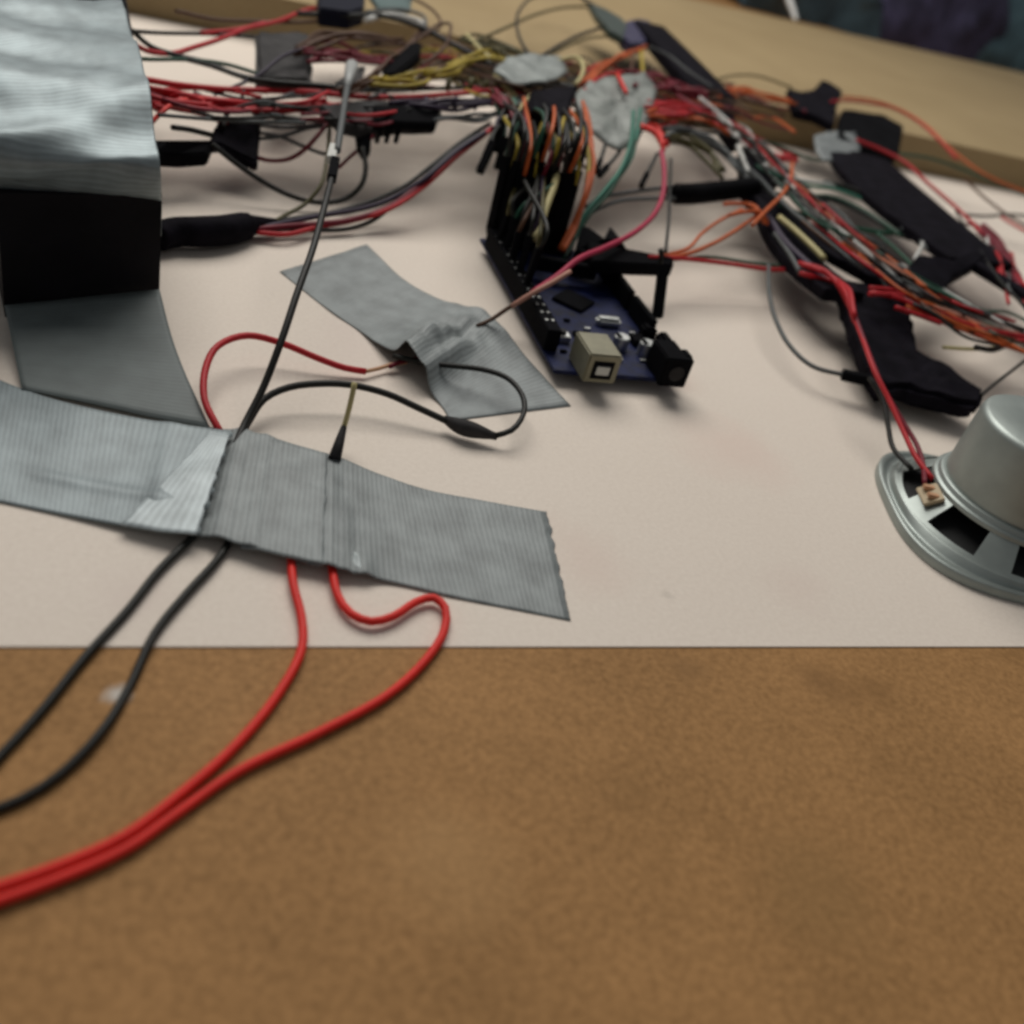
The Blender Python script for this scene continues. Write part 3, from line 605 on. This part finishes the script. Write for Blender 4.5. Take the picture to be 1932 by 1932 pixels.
# --- plugs standing in the headers of the circuit board
cbm = Matrix.Translation(Vector(P(1045, 702, 5))) @ Matrix.Rotation(math.radians(2.2), 4, 'Z')
def header_plug(lx, ly, z0, z1, lean, col, label, group, top, s=2.7):
    a = cbm @ Vector((lx, ly, z0)); b = cbm @ Vector((lx + lean[0], ly + lean[1], z1))
    d = b - a
    pts = [b - d * .05, b + d * .35 + Vector((random.uniform(-2, 2), random.uniform(-2, 2), 0))] + [Vector(q) for q in top]
    o = tube('jumper_wire', spline(pts, 2.6), .9, WM[col]); tag(o, label, 'wire', group)
    boxm('plug', (a + b) / 2, (s, s, d.length), M_blk, o, .25, d.to_track_quat('Z', 'Y').to_matrix())
for i in range(26):
    x = 2 + (i // 2) * 2.75; row = i % 2
    up = P(960 + i * 5 + random.uniform(-25, 25), 205 + random.uniform(-25, 25), 46)
    header_plug(x, 106.5 + row * 3, 7, 38 + random.uniform(-5, 4), (random.uniform(-.6, .8), random.uniform(-1, 1)), ['black', 'green', 'black', 'yellow', 'black', 'darkred', 'orange'][i % 7],
                'one of the black plugs packed side by side at the back of the circuit board', 'packed plugs at the back of the board', [up], 2.9)
for i in range(9):
    y = 52 + i * 5.4
    up = P(1015 + random.uniform(-30, 60), 300 + random.uniform(-30, 50), 40)
    header_plug(2 + (i % 2) * 2.6, y, 8, 22 + random.uniform(-3, 4), (random.uniform(0, 2), random.uniform(0, 3)), ['black', 'olive', 'black', 'purple', 'brown', 'black', 'green'][i % 7],
                'one of the dark plugs along the long left side of the circuit board', 'plugs along the long left side', [up], 2.6)

# --- plugs fanning above the far header of the circuit board
for i in range(14):
    u = i / 13; x = 912 + 140 * u + random.uniform(-6, 6); row = i % 3
    tx = x + random.uniform(-6, 14); y0 = 318 - row * 22 + random.uniform(-8, 8); h0 = 26 + row * 3
    col = ['black', 'purple', 'black', 'green', 'black', 'brown', 'purple'][i % 7]
    end = (1000 + random.uniform(-70, 60), 178 + random.uniform(-12, 22), 42)
    o = W(col, [(tx + 12, y0 - 45, h0 + 9), (tx + 18 - 10 * u, y0 - 70, h0 + 13), end], 'one of the black ended jumper wires standing in the far end of the circuit board', .95, '', 'jumper wires plugged into the far header')
    a = P(x, y0, h0); b = P(tx + 14, y0 - 46, h0 + 9)
    boxm('plug', (a + b) / 2, (3.6, 3.6, (b - a).length + 3), M_blk, o, .3, (b - a).to_track_quat('Z', 'Y').to_matrix())
BUN('cream', [(1000, 180, 46), (985, 215, 42), (975, 260, 36)], 1, 'one of the pale thin wires between the black plugs', 'pale wires between the plugs', 10, 2, .7)
BUN('white', [(1010, 215, 44), (995, 250, 40), (985, 290, 33)], 1, 'one of the whitish wire ends between the black plugs', 'whitish ends between the plugs', 10, 2, .8)
BUN('teal', [(960, 195, 44), (990, 225, 42), (1010, 260, 38), (1005, 300, 33)], 3, 'one of the dark teal wires in front of the black plugs', 'teal wires in front of the plugs', 14, 3, .9)
BUN('darkred', [(930, 180, 42), (950, 195, 43), (965, 220, 41), (975, 255, 36)], 9, 'one of the maroon wires at the left of the black plugs', 'maroon wires left of the plugs', 14, 3, 1.0)
W('cream', [(1030, 238, 46), (1046, 262, 44), (1052, 300, 42), (1047, 345, 40), (1030, 392, 34), (1018, 430, 29), (1008, 452, 26)], 'cream yellow wire curving down over the large black connector', 1.5)
BUN('orange', [(1100, 200, 47), (1112, 255, 44), (1116, 310, 38), (1104, 365, 32), (1085, 415, 24), (1058, 472, 14)], 3, 'one of the orange wires bending down to the circuit board', 'orange wires down to the board', 8, 2, 1.1, wob=1.5)
W('yellow', [(1085, 215, 46), (1105, 262, 44), (1112, 300, 40), (1108, 345, 35)], 'yellow wire alongside the orange wires', 1.2)
W('green', [(1200, 265, 42), (1180, 310, 36), (1148, 365, 28), (1115, 402, 22), (1085, 450, 14), (1062, 490, 9)], 'green wire running down beside the orange ones to the board', 1.0)
W('teal', [(1195, 210, 46), (1190, 270, 42), (1172, 318, 35), (1140, 360, 29), (1105, 402, 22), (1075, 455, 13)], 'teal wire hanging from the grey tape sheet', 1.1)
W('teal', [(1208, 205, 46), (1200, 262, 42), (1190, 300, 37), (1160, 345, 30), (1120, 392, 23)], 'paler teal wire beside the green one', 1.0)
for q, lab in (([(1145, 262, 40), (1140, 280, 38), (1132, 305, 35)], 'black plug hanging under the grey tape sheet'), ([(1170, 285, 38), (1158, 300, 36), (1145, 315, 34)], 'thin dark plug leaning under the grey tape sheet'),
               ([(1240, 290, 38), (1230, 310, 35), (1220, 330, 32)], 'dark plug end beside the magenta wire')):
    W('black', q, lab, 1.0, 'e', None, L=12)
# posts on the board
o = W('black', [(1246, 500, 22), (1248, 480, 26), (1246, 470, 28)], 'black plug standing upright at the right edge of the circuit board', 1.2)
boxm('plug', P(1246, 550, 18), (4, 4, 22), M_blk, o, .4, (P(1252, 500, 27) - P(1240, 600, 9)).to_track_quat('Z', 'Y').to_matrix())
o = prism('connector_block', [(1108, 452, 22), (1150, 462, 22), (1270, 484, 22), (1272, 500, 20), (1200, 497, 20), (1118, 492, 20)], 6, M_blk, bevel=.6)
tag(o, 'long thin black connector lying across the circuit board', 'connector')
o = prism('connector_block', [(1098, 425, 24), (1112, 428, 24), (1140, 448, 23), (1152, 425, 25), (1172, 452, 23), (1185, 470, 20), (1110, 480, 18), (1085, 470, 18)], 8, M_blk, bevel=.6)
tag(o, 'toothed black connector at the back right of the circuit board', 'connector')
W('magenta', [(1248, 285, 42), (1253, 320, 38), (1251, 365, 32), (1236, 402, 28), (1195, 440, 26), (1140, 468, 25), (1090, 490, 25), (1050, 522, 22), (1005, 552, 18)], 'magenta wire swooping across the circuit board', 1.25)
o = W('pink', [(1076, 512, 27), (1040, 534, 23), (1000, 556, 18), (965, 578, 12)], 'pale pink wire under the magenta one reaching toward the puckered tape', .95)
tube('bare_end', spline([P(985, 565, 15), P(955, 584, 10), P(928, 602, 6), P(900, 615, 4)], 2), .85, WM['brown'], o)
W('black', [(1266, 300, 36), (1264, 350, 32), (1262, 410, 28), (1256, 475, 24)], 'thin black wire dropping to the right edge of the circuit board', .8)
W('grey', [(1105, 390, 22), (1140, 372, 24), (1190, 362, 26), (1275, 352, 28)], 'upper grey wire entering the black shrink tube', 1.0)
W('grey', [(1098, 412, 20), (1135, 392, 22), (1175, 378, 24), (1275, 374, 26)], 'lower grey wire entering the black shrink tube', 1.0)

# --- right of centre
o = tube('shrink_tube', spline([P(1268, 366, 27), P(1300, 366, 27), P(1360, 360, 27), P(1425, 352, 28)], 2), lambda t: 5.6 if .03 < t < .97 else 4.4, M_blk)
tag(o, 'thick black shrink tube lying level right of the circuit board', 'sleeve')
GO = 'orange and red wires right of the grey tape'
BUN('orange', [(1090, 160, 46), (1140, 125, 47), (1185, 100, 48), (1215, 90, 48)], 3, 'one of the orange wires running up to the violet connector', GO, 8, 3, 1.0)
W('red', [(1100, 172, 47), (1130, 148, 48), (1160, 138, 48), (1190, 140, 47), (1240, 160, 45)], 'red wire looping behind the grey tape sheet', 1.2)
W('bright', [(1165, 140, 52), (1172, 155, 52), (1182, 176, 51)], 'short bright red wire end on the grey tape sheet', 1.1)
BUN('darkred', [(1190, 150, 46), (1240, 160, 45), (1290, 175, 43), (1330, 185, 41)], 11, 'one of the brownish red wires massed behind the grey tape sheet', 'brownish red wires behind the tape sheet', 24, 5, 1.25)
BUN('red', [(1215, 205, 45), (1270, 205, 44), (1320, 208, 42), (1365, 232, 38), (1400, 262, 34), (1445, 285, 30), (1500, 300, 26)], 7, 'one of the red wires flowing right from the grey tape sheet', 'red wires flowing right', 14, 3, 1.1)
BUN('bright', [(1210, 235, 43), (1240, 250, 42), (1255, 275, 40)], 4, 'one of the dull red wires tucked under the tape sheet', 'dull red wires under the tape sheet', 12, 2, 1.2)
BUN('orange', [(1225, 215, 46), (1280, 220, 44), (1330, 228, 41), (1380, 250, 37)], 3, 'one of the orange wires lying along the red flow', 'orange wires along the red flow', 8, 3, 1.0)
BUN('olive', [(1262, 262, 40), (1300, 270, 38), (1340, 290, 35), (1365, 320, 31)], 5, 'one of the olive strands of the flat ribbon beside the shrink tube', 'olive ribbon strands', 12, 2, 1.2)
BUN('grey', [(1255, 252, 42), (1300, 250, 40), (1350, 270, 37), (1390, 310, 33), (1425, 345, 28)], 4, 'one of the grey strands above the olive ribbon', 'grey ribbon strands', 10, 2, 1.1)
W('white', [(1320, 185, 46), (1345, 205, 44), (1375, 232, 41), (1395, 262, 38)], 'whitish wire crossing above the red flow', 1.2)
W('white', [(1392, 275, 37), (1402, 300, 35), (1412, 325, 33)], 'short whitish wire near the shrink tube', 1.2)
W('yellow', [(1210, 98, 50), (1212, 125, 48), (1215, 150, 46)], 'yellow wire hanging from the violet connector', 1.2)
W('brown', [(1195, 100, 48), (1192, 125, 47), (1190, 150, 46)], 'brown wire hanging from the violet connector', 1.0)
o = prism('tape_flag', [(1398, 272, 36), (1425, 278, 35), (1440, 300, 33), (1455, 318, 31), (1470, 345, 28), (1460, 372, 25), (1430, 385, 24), (1405, 360, 27), (1400, 320, 31)], 7, M_btape, bevel=1.2, wob=1)
tag(o, 'black taped knot where the shrink tube meets the red flow', 'tape')
W('olive', [(1345, 152, 42), (1390, 142, 43), (1440, 146, 42), (1495, 166, 40)], 'thin olive wire arching over the plank to the black clip', .8)
BUN('orange', [(1345, 178, 40), (1400, 172, 41), (1450, 180, 40), (1500, 190, 39)], 4, 'one of the faint orange wires reaching the black clip on the plank', 'faint orange wires to the clip', 8, 2, .9)
o = prism('tape_flag', [(1487, 165, 43), (1510, 172, 43), (1535, 168, 44), (1550, 150, 46), (1568, 155, 46), (1590, 172, 43), (1580, 200, 40), (1575, 235, 37), (1540, 218, 38), (1498, 206, 39)], 6, M_btape, bevel=1, wob=.8)
tag(o, 'ragged black tape clip standing over the plank edge', 'tape')
o = prism('tape_flag', [(1590, 205, 41), (1620, 208, 41), (1668, 216, 40), (1706, 238, 37), (1696, 290, 31), (1640, 280, 33), (1575, 262, 35)], 8, M_blk, bevel=1.2, wob=.4)
tag(o, 'black box shaped plug lying over the plank edge', 'plug')
wad('duct_tape', [(1535, 258, 34), (1570, 250, 35), (1612, 252, 35), (1622, 285, 32), (1600, 312, 29), (1552, 306, 30), (1538, 285, 32)], .8, tape_mat('grey_tape_flag', (.15, .165, .165), weave=.2, rough=.55, metal=.1), 'small grey tape flag under the ragged black clip', 'tape')
W('red', [(1568, 192, 46), (1600, 190, 46), (1640, 195, 45), (1690, 206, 43), (1730, 228, 40), (1770, 262, 36), (1805, 300, 31)], 'bright red wire passing over the black box shaped plug', .95)
W('orange', [(1590, 182, 44), (1650, 190, 44), (1700, 208, 42), (1745, 235, 39), (1790, 278, 34), (1860, 330, 28), (1950, 368, 24)], 'orange wire along the plank at the far right', .9)
W('green', [(1690, 290, 28), (1760, 300, 26), (1830, 325, 22), (1880, 345, 20), (1960, 378, 18)], 'green wire along the back edge of the white board at right', 1.1)
W('red', [(1615, 264, 38), (1660, 282, 37), (1705, 305, 36), (1750, 345, 34), (1800, 388, 32), (1838, 425, 30), (1868, 462, 28), (1890, 520, 26), (1940, 575, 24)], 'red wire running along the edge of the wide black strip', 1.1)
W('brown', [(1820, 338, 20), (1860, 375, 18), (1900, 405, 16), (1960, 440, 16)], 'brown wire slanting over the white board at the far right', 1.0)
W('black', [(1820, 405, 22), (1860, 408, 20), (1910, 405, 18), (1960, 410, 18)], 'black wire running level off the right edge', 1.0)
BUN('darkred', [(1845, 430, 28), (1880, 470, 26), (1910, 530, 24), (1960, 590, 22)], 4, 'one of the maroon wires bunched at the right edge', 'maroon wires at the right edge', 14, 3, 1.1)
W('red', [(1890, 410, 20), (1920, 428, 20), (1960, 450, 20)], 'short red wire leaving at the right edge', 1.0)

# black strips of the frame on the right
o = bar('black_strip', [(1612, 292, 30), (1660, 345, 30), (1720, 400, 29), (1790, 455, 28), (1850, 500, 27)], lambda u: 46 + 12 * math.sin(u * 3), 5, M_btape)
tag(o, 'wide black strip slanting down from the grey tape flag', 'strip')
o = bar('black_strip', [(1440, 372, 24), (1500, 430, 24), (1580, 480, 24), (1690, 540, 24), (1740, 570, 24)], lambda u: 20 + 5 * u, 5, M_btape)
tag(o, 'narrow black strip leading from the taped knot to the cross piece', 'strip')
o = prism('black_strip', [(1735, 478, 32), (1800, 490, 31), (1835, 470, 32), (1862, 480, 31), (1838, 500, 29), (1800, 520, 27), (1778, 552, 24), (1740, 562, 23), (1695, 520, 27), (1715, 500, 29)], 6, M_btape, bevel=.8, wob=.3)
tag(o, 'black cross piece joining the two black strips', 'strip')
o = prism('black_strip', [(1580, 520, 24), (1630, 530, 24), (1705, 552, 24), (1722, 598, 21), (1738, 660, 18), (1795, 692, 17), (1862, 738, 16), (1852, 764, 14), (1790, 752, 14), (1720, 728, 14), (1668, 728, 14), (1640, 690, 16), (1622, 640, 18), (1600, 580, 20)], 9, M_btape, bevel=2.2, wob=1.4)
tag(o, 'broad bent black arm reaching toward the speaker magnet', 'strip')
o = bar('black_strip', [(1820, 490, 27), (1870, 520, 26), (1960, 575, 25)], 9, 5, M_btape)
tag(o, 'black strip running off the right edge above the orange wires', 'strip')
o = bar('black_strip', [(1460, 400, 26), (1478, 450, 22), (1520, 505, 20), (1590, 560, 22)], 22, 6, M_btape)
tag(o, 'short black strip below the orange crossing wires', 'strip')
BUN('green', [(1740, 560, 24), (1800, 590, 22), (1870, 615, 20), (1960, 650, 20)], 4, 'one of the dark green wires running right under the pale gap', 'dark green wires at right', 8, 2, 1.1)
GT = 'thin wires between the black strips'
W('white', [(1440, 310, 34), (1490, 335, 32), (1560, 348, 30), (1620, 362, 28)], 'pale wire leaving the taped knot uppermost', 1.2, group=GT)
W('teal', [(1450, 325, 32), (1520, 350, 30), (1580, 358, 29), (1650, 385, 27)], 'teal wire second below the pale one at the knot', 1.0, group=GT)
W('black', [(1555, 345, 30), (1600, 355, 30), (1650, 375, 29), (1690, 395, 28), (1720, 420, 27)], 'thick black wire under the wide black strip', 1.8, group=GT)
W('black', [(1455, 345, 30), (1530, 368, 28), (1590, 385, 27), (1640, 410, 26), (1690, 440, 25), (1720, 452, 25)], 'black wire in the middle of the gap between the strips', 1.2, group=GT)
W('green', [(1465, 365, 29), (1520, 370, 28), (1570, 372, 28), (1630, 398, 27), (1700, 445, 26)], 'dark green wire curving in the gap between the strips', 1.2, group=GT)
W('green', [(1470, 388, 27), (1540, 415, 25), (1600, 428, 24), (1660, 438, 24), (1725, 440, 25)], 'dark green wire flattest in the gap between the strips', 1.4, group=GT)
W('green', [(1655, 440, 24), (1690, 470, 24), (1730, 510, 24)], 'short green wire slanting to the cross piece', 1.0, group=GT)
W('white', [(1690, 395, 29), (1725, 425, 29), (1740, 455, 28), (1725, 490, 28)], 'pale wire looping at the edge of the wide black strip', 1.0, group=GT)
W('grey', [(1700, 430, 28), (1728, 445, 28), (1748, 470, 28)], 'small grey wire near the cross piece', .9, group=GT)
W('cream', [(1600, 320, 30), (1630, 345, 29), (1660, 380, 28)], 'cream wire hanging under the grey tape flag', .9, group=GT)
W('brown', [(1608, 312, 30), (1622, 335, 28), (1650, 368, 27)], 'brown wire hanging under the grey tape flag', 1.0, group=GT)
W('green', [(1440, 265, 32), (1490, 285, 30), (1530, 300, 29), (1590, 302, 29)], 'thin green wire passing behind the grey tape flag', .9, group=GT)
W('cream', [(1470, 410, 30), (1500, 435, 29), (1545, 478, 27), (1555, 490, 26)], 'thick pale wire lying along the narrow black strip', 1.6, group=GT)
W('purple', [(1450, 410, 28), (1480, 455, 26), (1520, 495, 25), (1560, 530, 24)], 'dark purple wire along the narrow black strip', 1.8, group=GT)
W('grey', [(1462, 440, 26), (1490, 480, 24), (1510, 515, 22)], 'grey wire along the short black strip', 1.2, group=GT)
W('white', [(1862, 448, 30), (1864, 475, 29), (1862, 498, 28)], 'thin white wire at the end of the wide black strip', .9, group=GT)
# orange crossing
W('orange', [(1495, 308, 34), (1492, 338, 34), (1475, 368, 34), (1445, 398, 33), (1420, 425, 31)], 'orange wire standing out in front of the taped knot', 1.1)
W('orange', [(1430, 405, 30), (1380, 440, 26), (1340, 462, 23), (1285, 482, 21), (1232, 487, 20)], 'orange wire from the knot to the red wires at the board edge', .95)
W('orange', [(1400, 395, 30), (1360, 415, 27), (1325, 440, 24), (1295, 470, 22), (1240, 484, 20)], 'paler orange wire arching above the other to the board edge', .85)
BUN('orange', [(1370, 395, 30), (1410, 400, 30), (1440, 408, 30), (1450, 425, 28)], 2, 'one of the orange wire ends bunched under the shrink tube', 'orange ends under the shrink tube', 12, 2, 1.0)
W('red', [(1225, 485, 21), (1290, 488, 20), (1370, 497, 18), (1450, 508, 17), (1530, 512, 18), (1560, 525, 20)], 'red wire running level from the circuit board to the black strips', 1.1)
W('green', [(1270, 490, 19), (1340, 485, 18), (1420, 496, 17), (1500, 505, 17)], 'dark green wire just above the level red wire', .8)
BUN('red', [(1510, 500, 26), (1560, 520, 28), (1595, 545, 29), (1612, 600, 28)], 3, 'one of the red wires gathered on the narrow black strip', 'red wires gathered on the strip', 8, 2, 1.1)
W('red', [(1545, 505, 28), (1590, 540, 29), (1608, 590, 28), (1628, 640, 27), (1650, 700, 25), (1680, 760, 20), (1705, 815, 16), (1728, 862, 14), (1760, 905, 13)], 'red wire dropping across the bent black arm to the speaker terminal', .95)
W('darkred', [(1600, 560, 29), (1618, 610, 28), (1640, 668, 26), (1668, 735, 22), (1700, 790, 17), (1730, 840, 14), (1742, 880, 13), (1745, 912, 13)], 'second red wire twisting beside the first down to the speaker', .9)
W('black', [(1640, 712, 20), (1663, 750, 17), (1675, 800, 13), (1685, 845, 10), (1720, 885, 10)], 'thin black wire ending on the speaker flange', .95)
W('grey', [(1450, 500, 18), (1451, 550, 16), (1463, 602, 13), (1492, 655, 10), (1535, 692, 9), (1595, 708, 10)], 'grey wire looping out over the empty white board', 1.0, 'e', L=19, s=4)
W('black', [(1852, 745, 18), (1880, 722, 18), (1915, 695, 18), (1960, 660, 18)], 'thin black wire leaving the tip of the bent arm', .8)
GX = 'red wires off the right edge'
BUN('red', [(1640, 548, 30), (1700, 560, 29), (1755, 590, 27), (1830, 618, 24), (1960, 645, 22)], 3, 'one of the red wires crossing below the cross piece to the right edge', GX, 10, 2, 1.1)
BUN('orange', [(1715, 570, 27), (1770, 600, 26), (1850, 630, 24), (1960, 668, 22)], 3, 'one of the orange wires fanning toward the right edge', 'orange wires off the right edge', 14, 2, .85)
W('red', [(1690, 580, 28), (1725, 592, 27), (1775, 610, 26)], 'short red wire end over the broad bent arm', 1.1)
W('pink', [(1740, 575, 26), (1790, 588, 25), (1850, 612, 24), (1920, 630, 22)], 'pink wire above the orange fan at the right edge', 1.1)
W('cream', [(1780, 655, 18), (1820, 658, 18), (1860, 658, 18), (1900, 650, 19)], 'pale brown wire under the orange fan', .9)
W('black', [(1840, 655, 20), (1870, 660, 20), (1900, 650, 20)], 'small black plug under the red wires at the right edge', 1.4, 'e', L=9)

# --- loose strands of the tangle
def along(curve, t):
    n = len(curve) - 1; u = max(0, min(n - 1e-6, t * n)); k = int(u); f = u - k
    return [a + (b - a) * f for a, b in zip(curve[k], curve[k + 1])]
LV, LF, LM, LMATS = [], [], [], []
def STR(curve, cols, n, dx, dy, r=.8, lo=.2, hi=.5):
    for i in range(n):
        col = cols[i % len(cols)]
        t0 = random.uniform(0, 1 - lo); t1 = min(1, t0 + random.uniform(lo, hi)); q = []
        m = random.choice((4, 5)); ox, oy = random.uniform(-dx, dx), random.uniform(-dy, dy)
        for k in range(m):
            x, y, h = along(curve, t0 + (t1 - t0) * k / (m - 1))
            q.append(P(x + ox + random.uniform(-.4, .4) * dx, y + oy + random.uniform(-.45, .45) * dy, h + random.uniform(-5, 5)))
        v, f = sweep(spline(q, 2.6), ring(r * random.uniform(.85, 1.2), 8))
        if WM[col] not in LMATS: LMATS.append(WM[col])
        b = len(LV); LV.extend(v); LF.extend([tuple(x + b for x in g) for g in f]); LM.extend([LMATS.index(WM[col])] * len(f))
C1 = [(600, 135, 32), (720, 140, 33), (850, 130, 35), (950, 150, 36), (1050, 160, 38), (1150, 170, 39), (1250, 195, 38), (1340, 225, 36)]
STR(C1, ['brown', 'olive', 'black', 'darkred', 'olive', 'black', 'brown', 'yellow', 'grey', 'red'], 54, 26, 42)
STR([(1190, 185, 40), (1290, 180, 40), (1390, 190, 39), (1500, 225, 36)], ['brown', 'orange', 'darkred', 'brown'], 14, 16, 22, .8, .4, .7)
STR([(930, 200, 38), (1000, 230, 36), (1060, 270, 34), (1100, 320, 30)], ['black', 'green', 'brown', 'darkred', 'purple'], 18, 26, 26, .8, .3, .6)
C2 = [(1240, 215, 44), (1330, 225, 42), (1410, 270, 36), (1470, 340, 31), (1560, 420, 29), (1650, 490, 28), (1740, 560, 27), (1850, 610, 25), (1960, 650, 23)]
STR(C2, ['black', 'grey', 'red', 'black', 'green', 'white', 'grey', 'orange', 'black', 'brown'], 40, 18, 26, .75, .25, .5)
C3 = [(255, 170, 34), (330, 190, 31), (430, 200, 29), (530, 200, 29), (640, 200, 32), (760, 200, 35)]
STR(C3, ['red', 'black', 'darkred', 'grey', 'black'], 20, 20, 26, .75, .3, .6)
C4 = [(1800, 400, 24), (1850, 440, 24), (1890, 500, 25), (1930, 560, 25), (1970, 620, 24)]
STR(C4, ['red', 'black', 'grey', 'darkred'], 12, 24, 24, .8, .4, .8)
lo_ = meshobj('loose_wire_tangle', LV, LF, LMATS[0])
for m_ in LMATS[1:]: lo_.data.materials.append(m_)
lo_.data.polygons.foreach_set('material_index', LM)
tag(lo_, 'loose thin wire strands matted through the whole tangle', 'wires', None, 'stuff')

# ================================================================ THINGS BEHIND THE PLANK
def heap(name, pts, hgt, depth, m, label, cat, amp=14, seed=0, n=46, mm_=26, sink=1.0):
    """soft crumpled bag: a bulging front rising from the base line, with a back and a rounded top"""
    base = [P(*p) for p in pts]; V = []; Fc = []
    for j in range(mm_ + 1):
        a = math.pi * .5 * min(1, j / (mm_ * .6)); b = max(0, (j / mm_ - .6) / .4)
        for i in range(n + 1):
            u = i / n * (len(base) - 1); k = min(int(u), len(base) - 2); p = base[k].lerp(base[k + 1], u - k)
            e = max(0.0, math.sin(math.pi * i / n)) ** .28
            q = p + Vector((0, depth * (1 - math.cos(a)) * .5 + depth * b * .5, hgt * math.sin(a) * e * (1 - .25 * b)))
            nv = noise.noise_vector(q * .018 + Vector((seed, 0, 0))) * amp + noise.noise_vector(q * .06 + Vector((seed, 5, 0))) * amp * .35
            V.append(q + Vector(nv) * (.15 + .85 * min(1, j / 4)))
    for j in range(mm_):
        for i in range(n): Fc.append((j * (n + 1) + i, j * (n + 1) + i + 1, (j + 1) * (n + 1) + i + 1, (j + 1) * (n + 1) + i))
    nb = [Vector((v.x, v.y + depth, -3)) for v in V[:n + 1]]
    k0 = len(V); V += nb
    for i in range(n): Fc.append((mm_ * (n + 1) + i, mm_ * (n + 1) + i + 1, k0 + i + 1, k0 + i))
    return tag(meshobj(name, V, Fc, m), label, cat)
M_bag = mat('dark_plastic_film', (.03, .05, .06), .22, var=.5, scale=20)
M_cloth = mat('purple_cloth', (.045, .04, .085), .85, var=.4, scale=40, bump=.4, bscale=120)
M_teal = mat('teal_cloth', (.06, .11, .13), .8, var=.3, scale=30, bump=.3, bscale=120)
heap('plastic_bag', [(1400, 14, 0), (1480, 34, 0), (1560, 52, 0), (1650, 78, 0)], 150, 120, M_bag, 'dark shiny plastic bag behind the wooden plank', 'bag', 18, 2)
heap('cloth_bag', [(1625, 70, 0), (1720, 92, 0), (1800, 112, 0), (1890, 128, 0)], 190, 170, M_cloth, 'dark purple cloth bundle behind the wooden plank', 'cloth', 16, 9)
heap('cloth', [(1835, 118, 0), (1900, 132, 0), (2000, 158, 0), (2120, 190, 0)], 120, 150, M_teal, 'folded teal cloth behind the plank at the far right corner', 'cloth', 12, 5)
o = tube('glare_strip', spline([P(1482, -34, 44), P(1489, 0, 38), P(1496, 20, 34), P(1501, 36, 31)], 3), lambda t: 7 - 4.5 * t, mat('glare_white', (.85, .85, .82), .25))  # added white strip: glare on the plastic given shape and colour
tag(o, 'narrow white strip added as the glare on the shiny plastic bag', 'glare')
o = prism('dark_box', [(-200, -60, 62), (150, -50, 62), (245, -20, 58), (240, 20, 50), (120, 14, 50), (-60, 6, 50), (-220, 0, 50)], 48, mat('dark_blue_plastic', (.012, .018, .03), .5), bevel=2)
tag(o, 'dark blue box behind the crumpled silver tape at the top left', 'box')
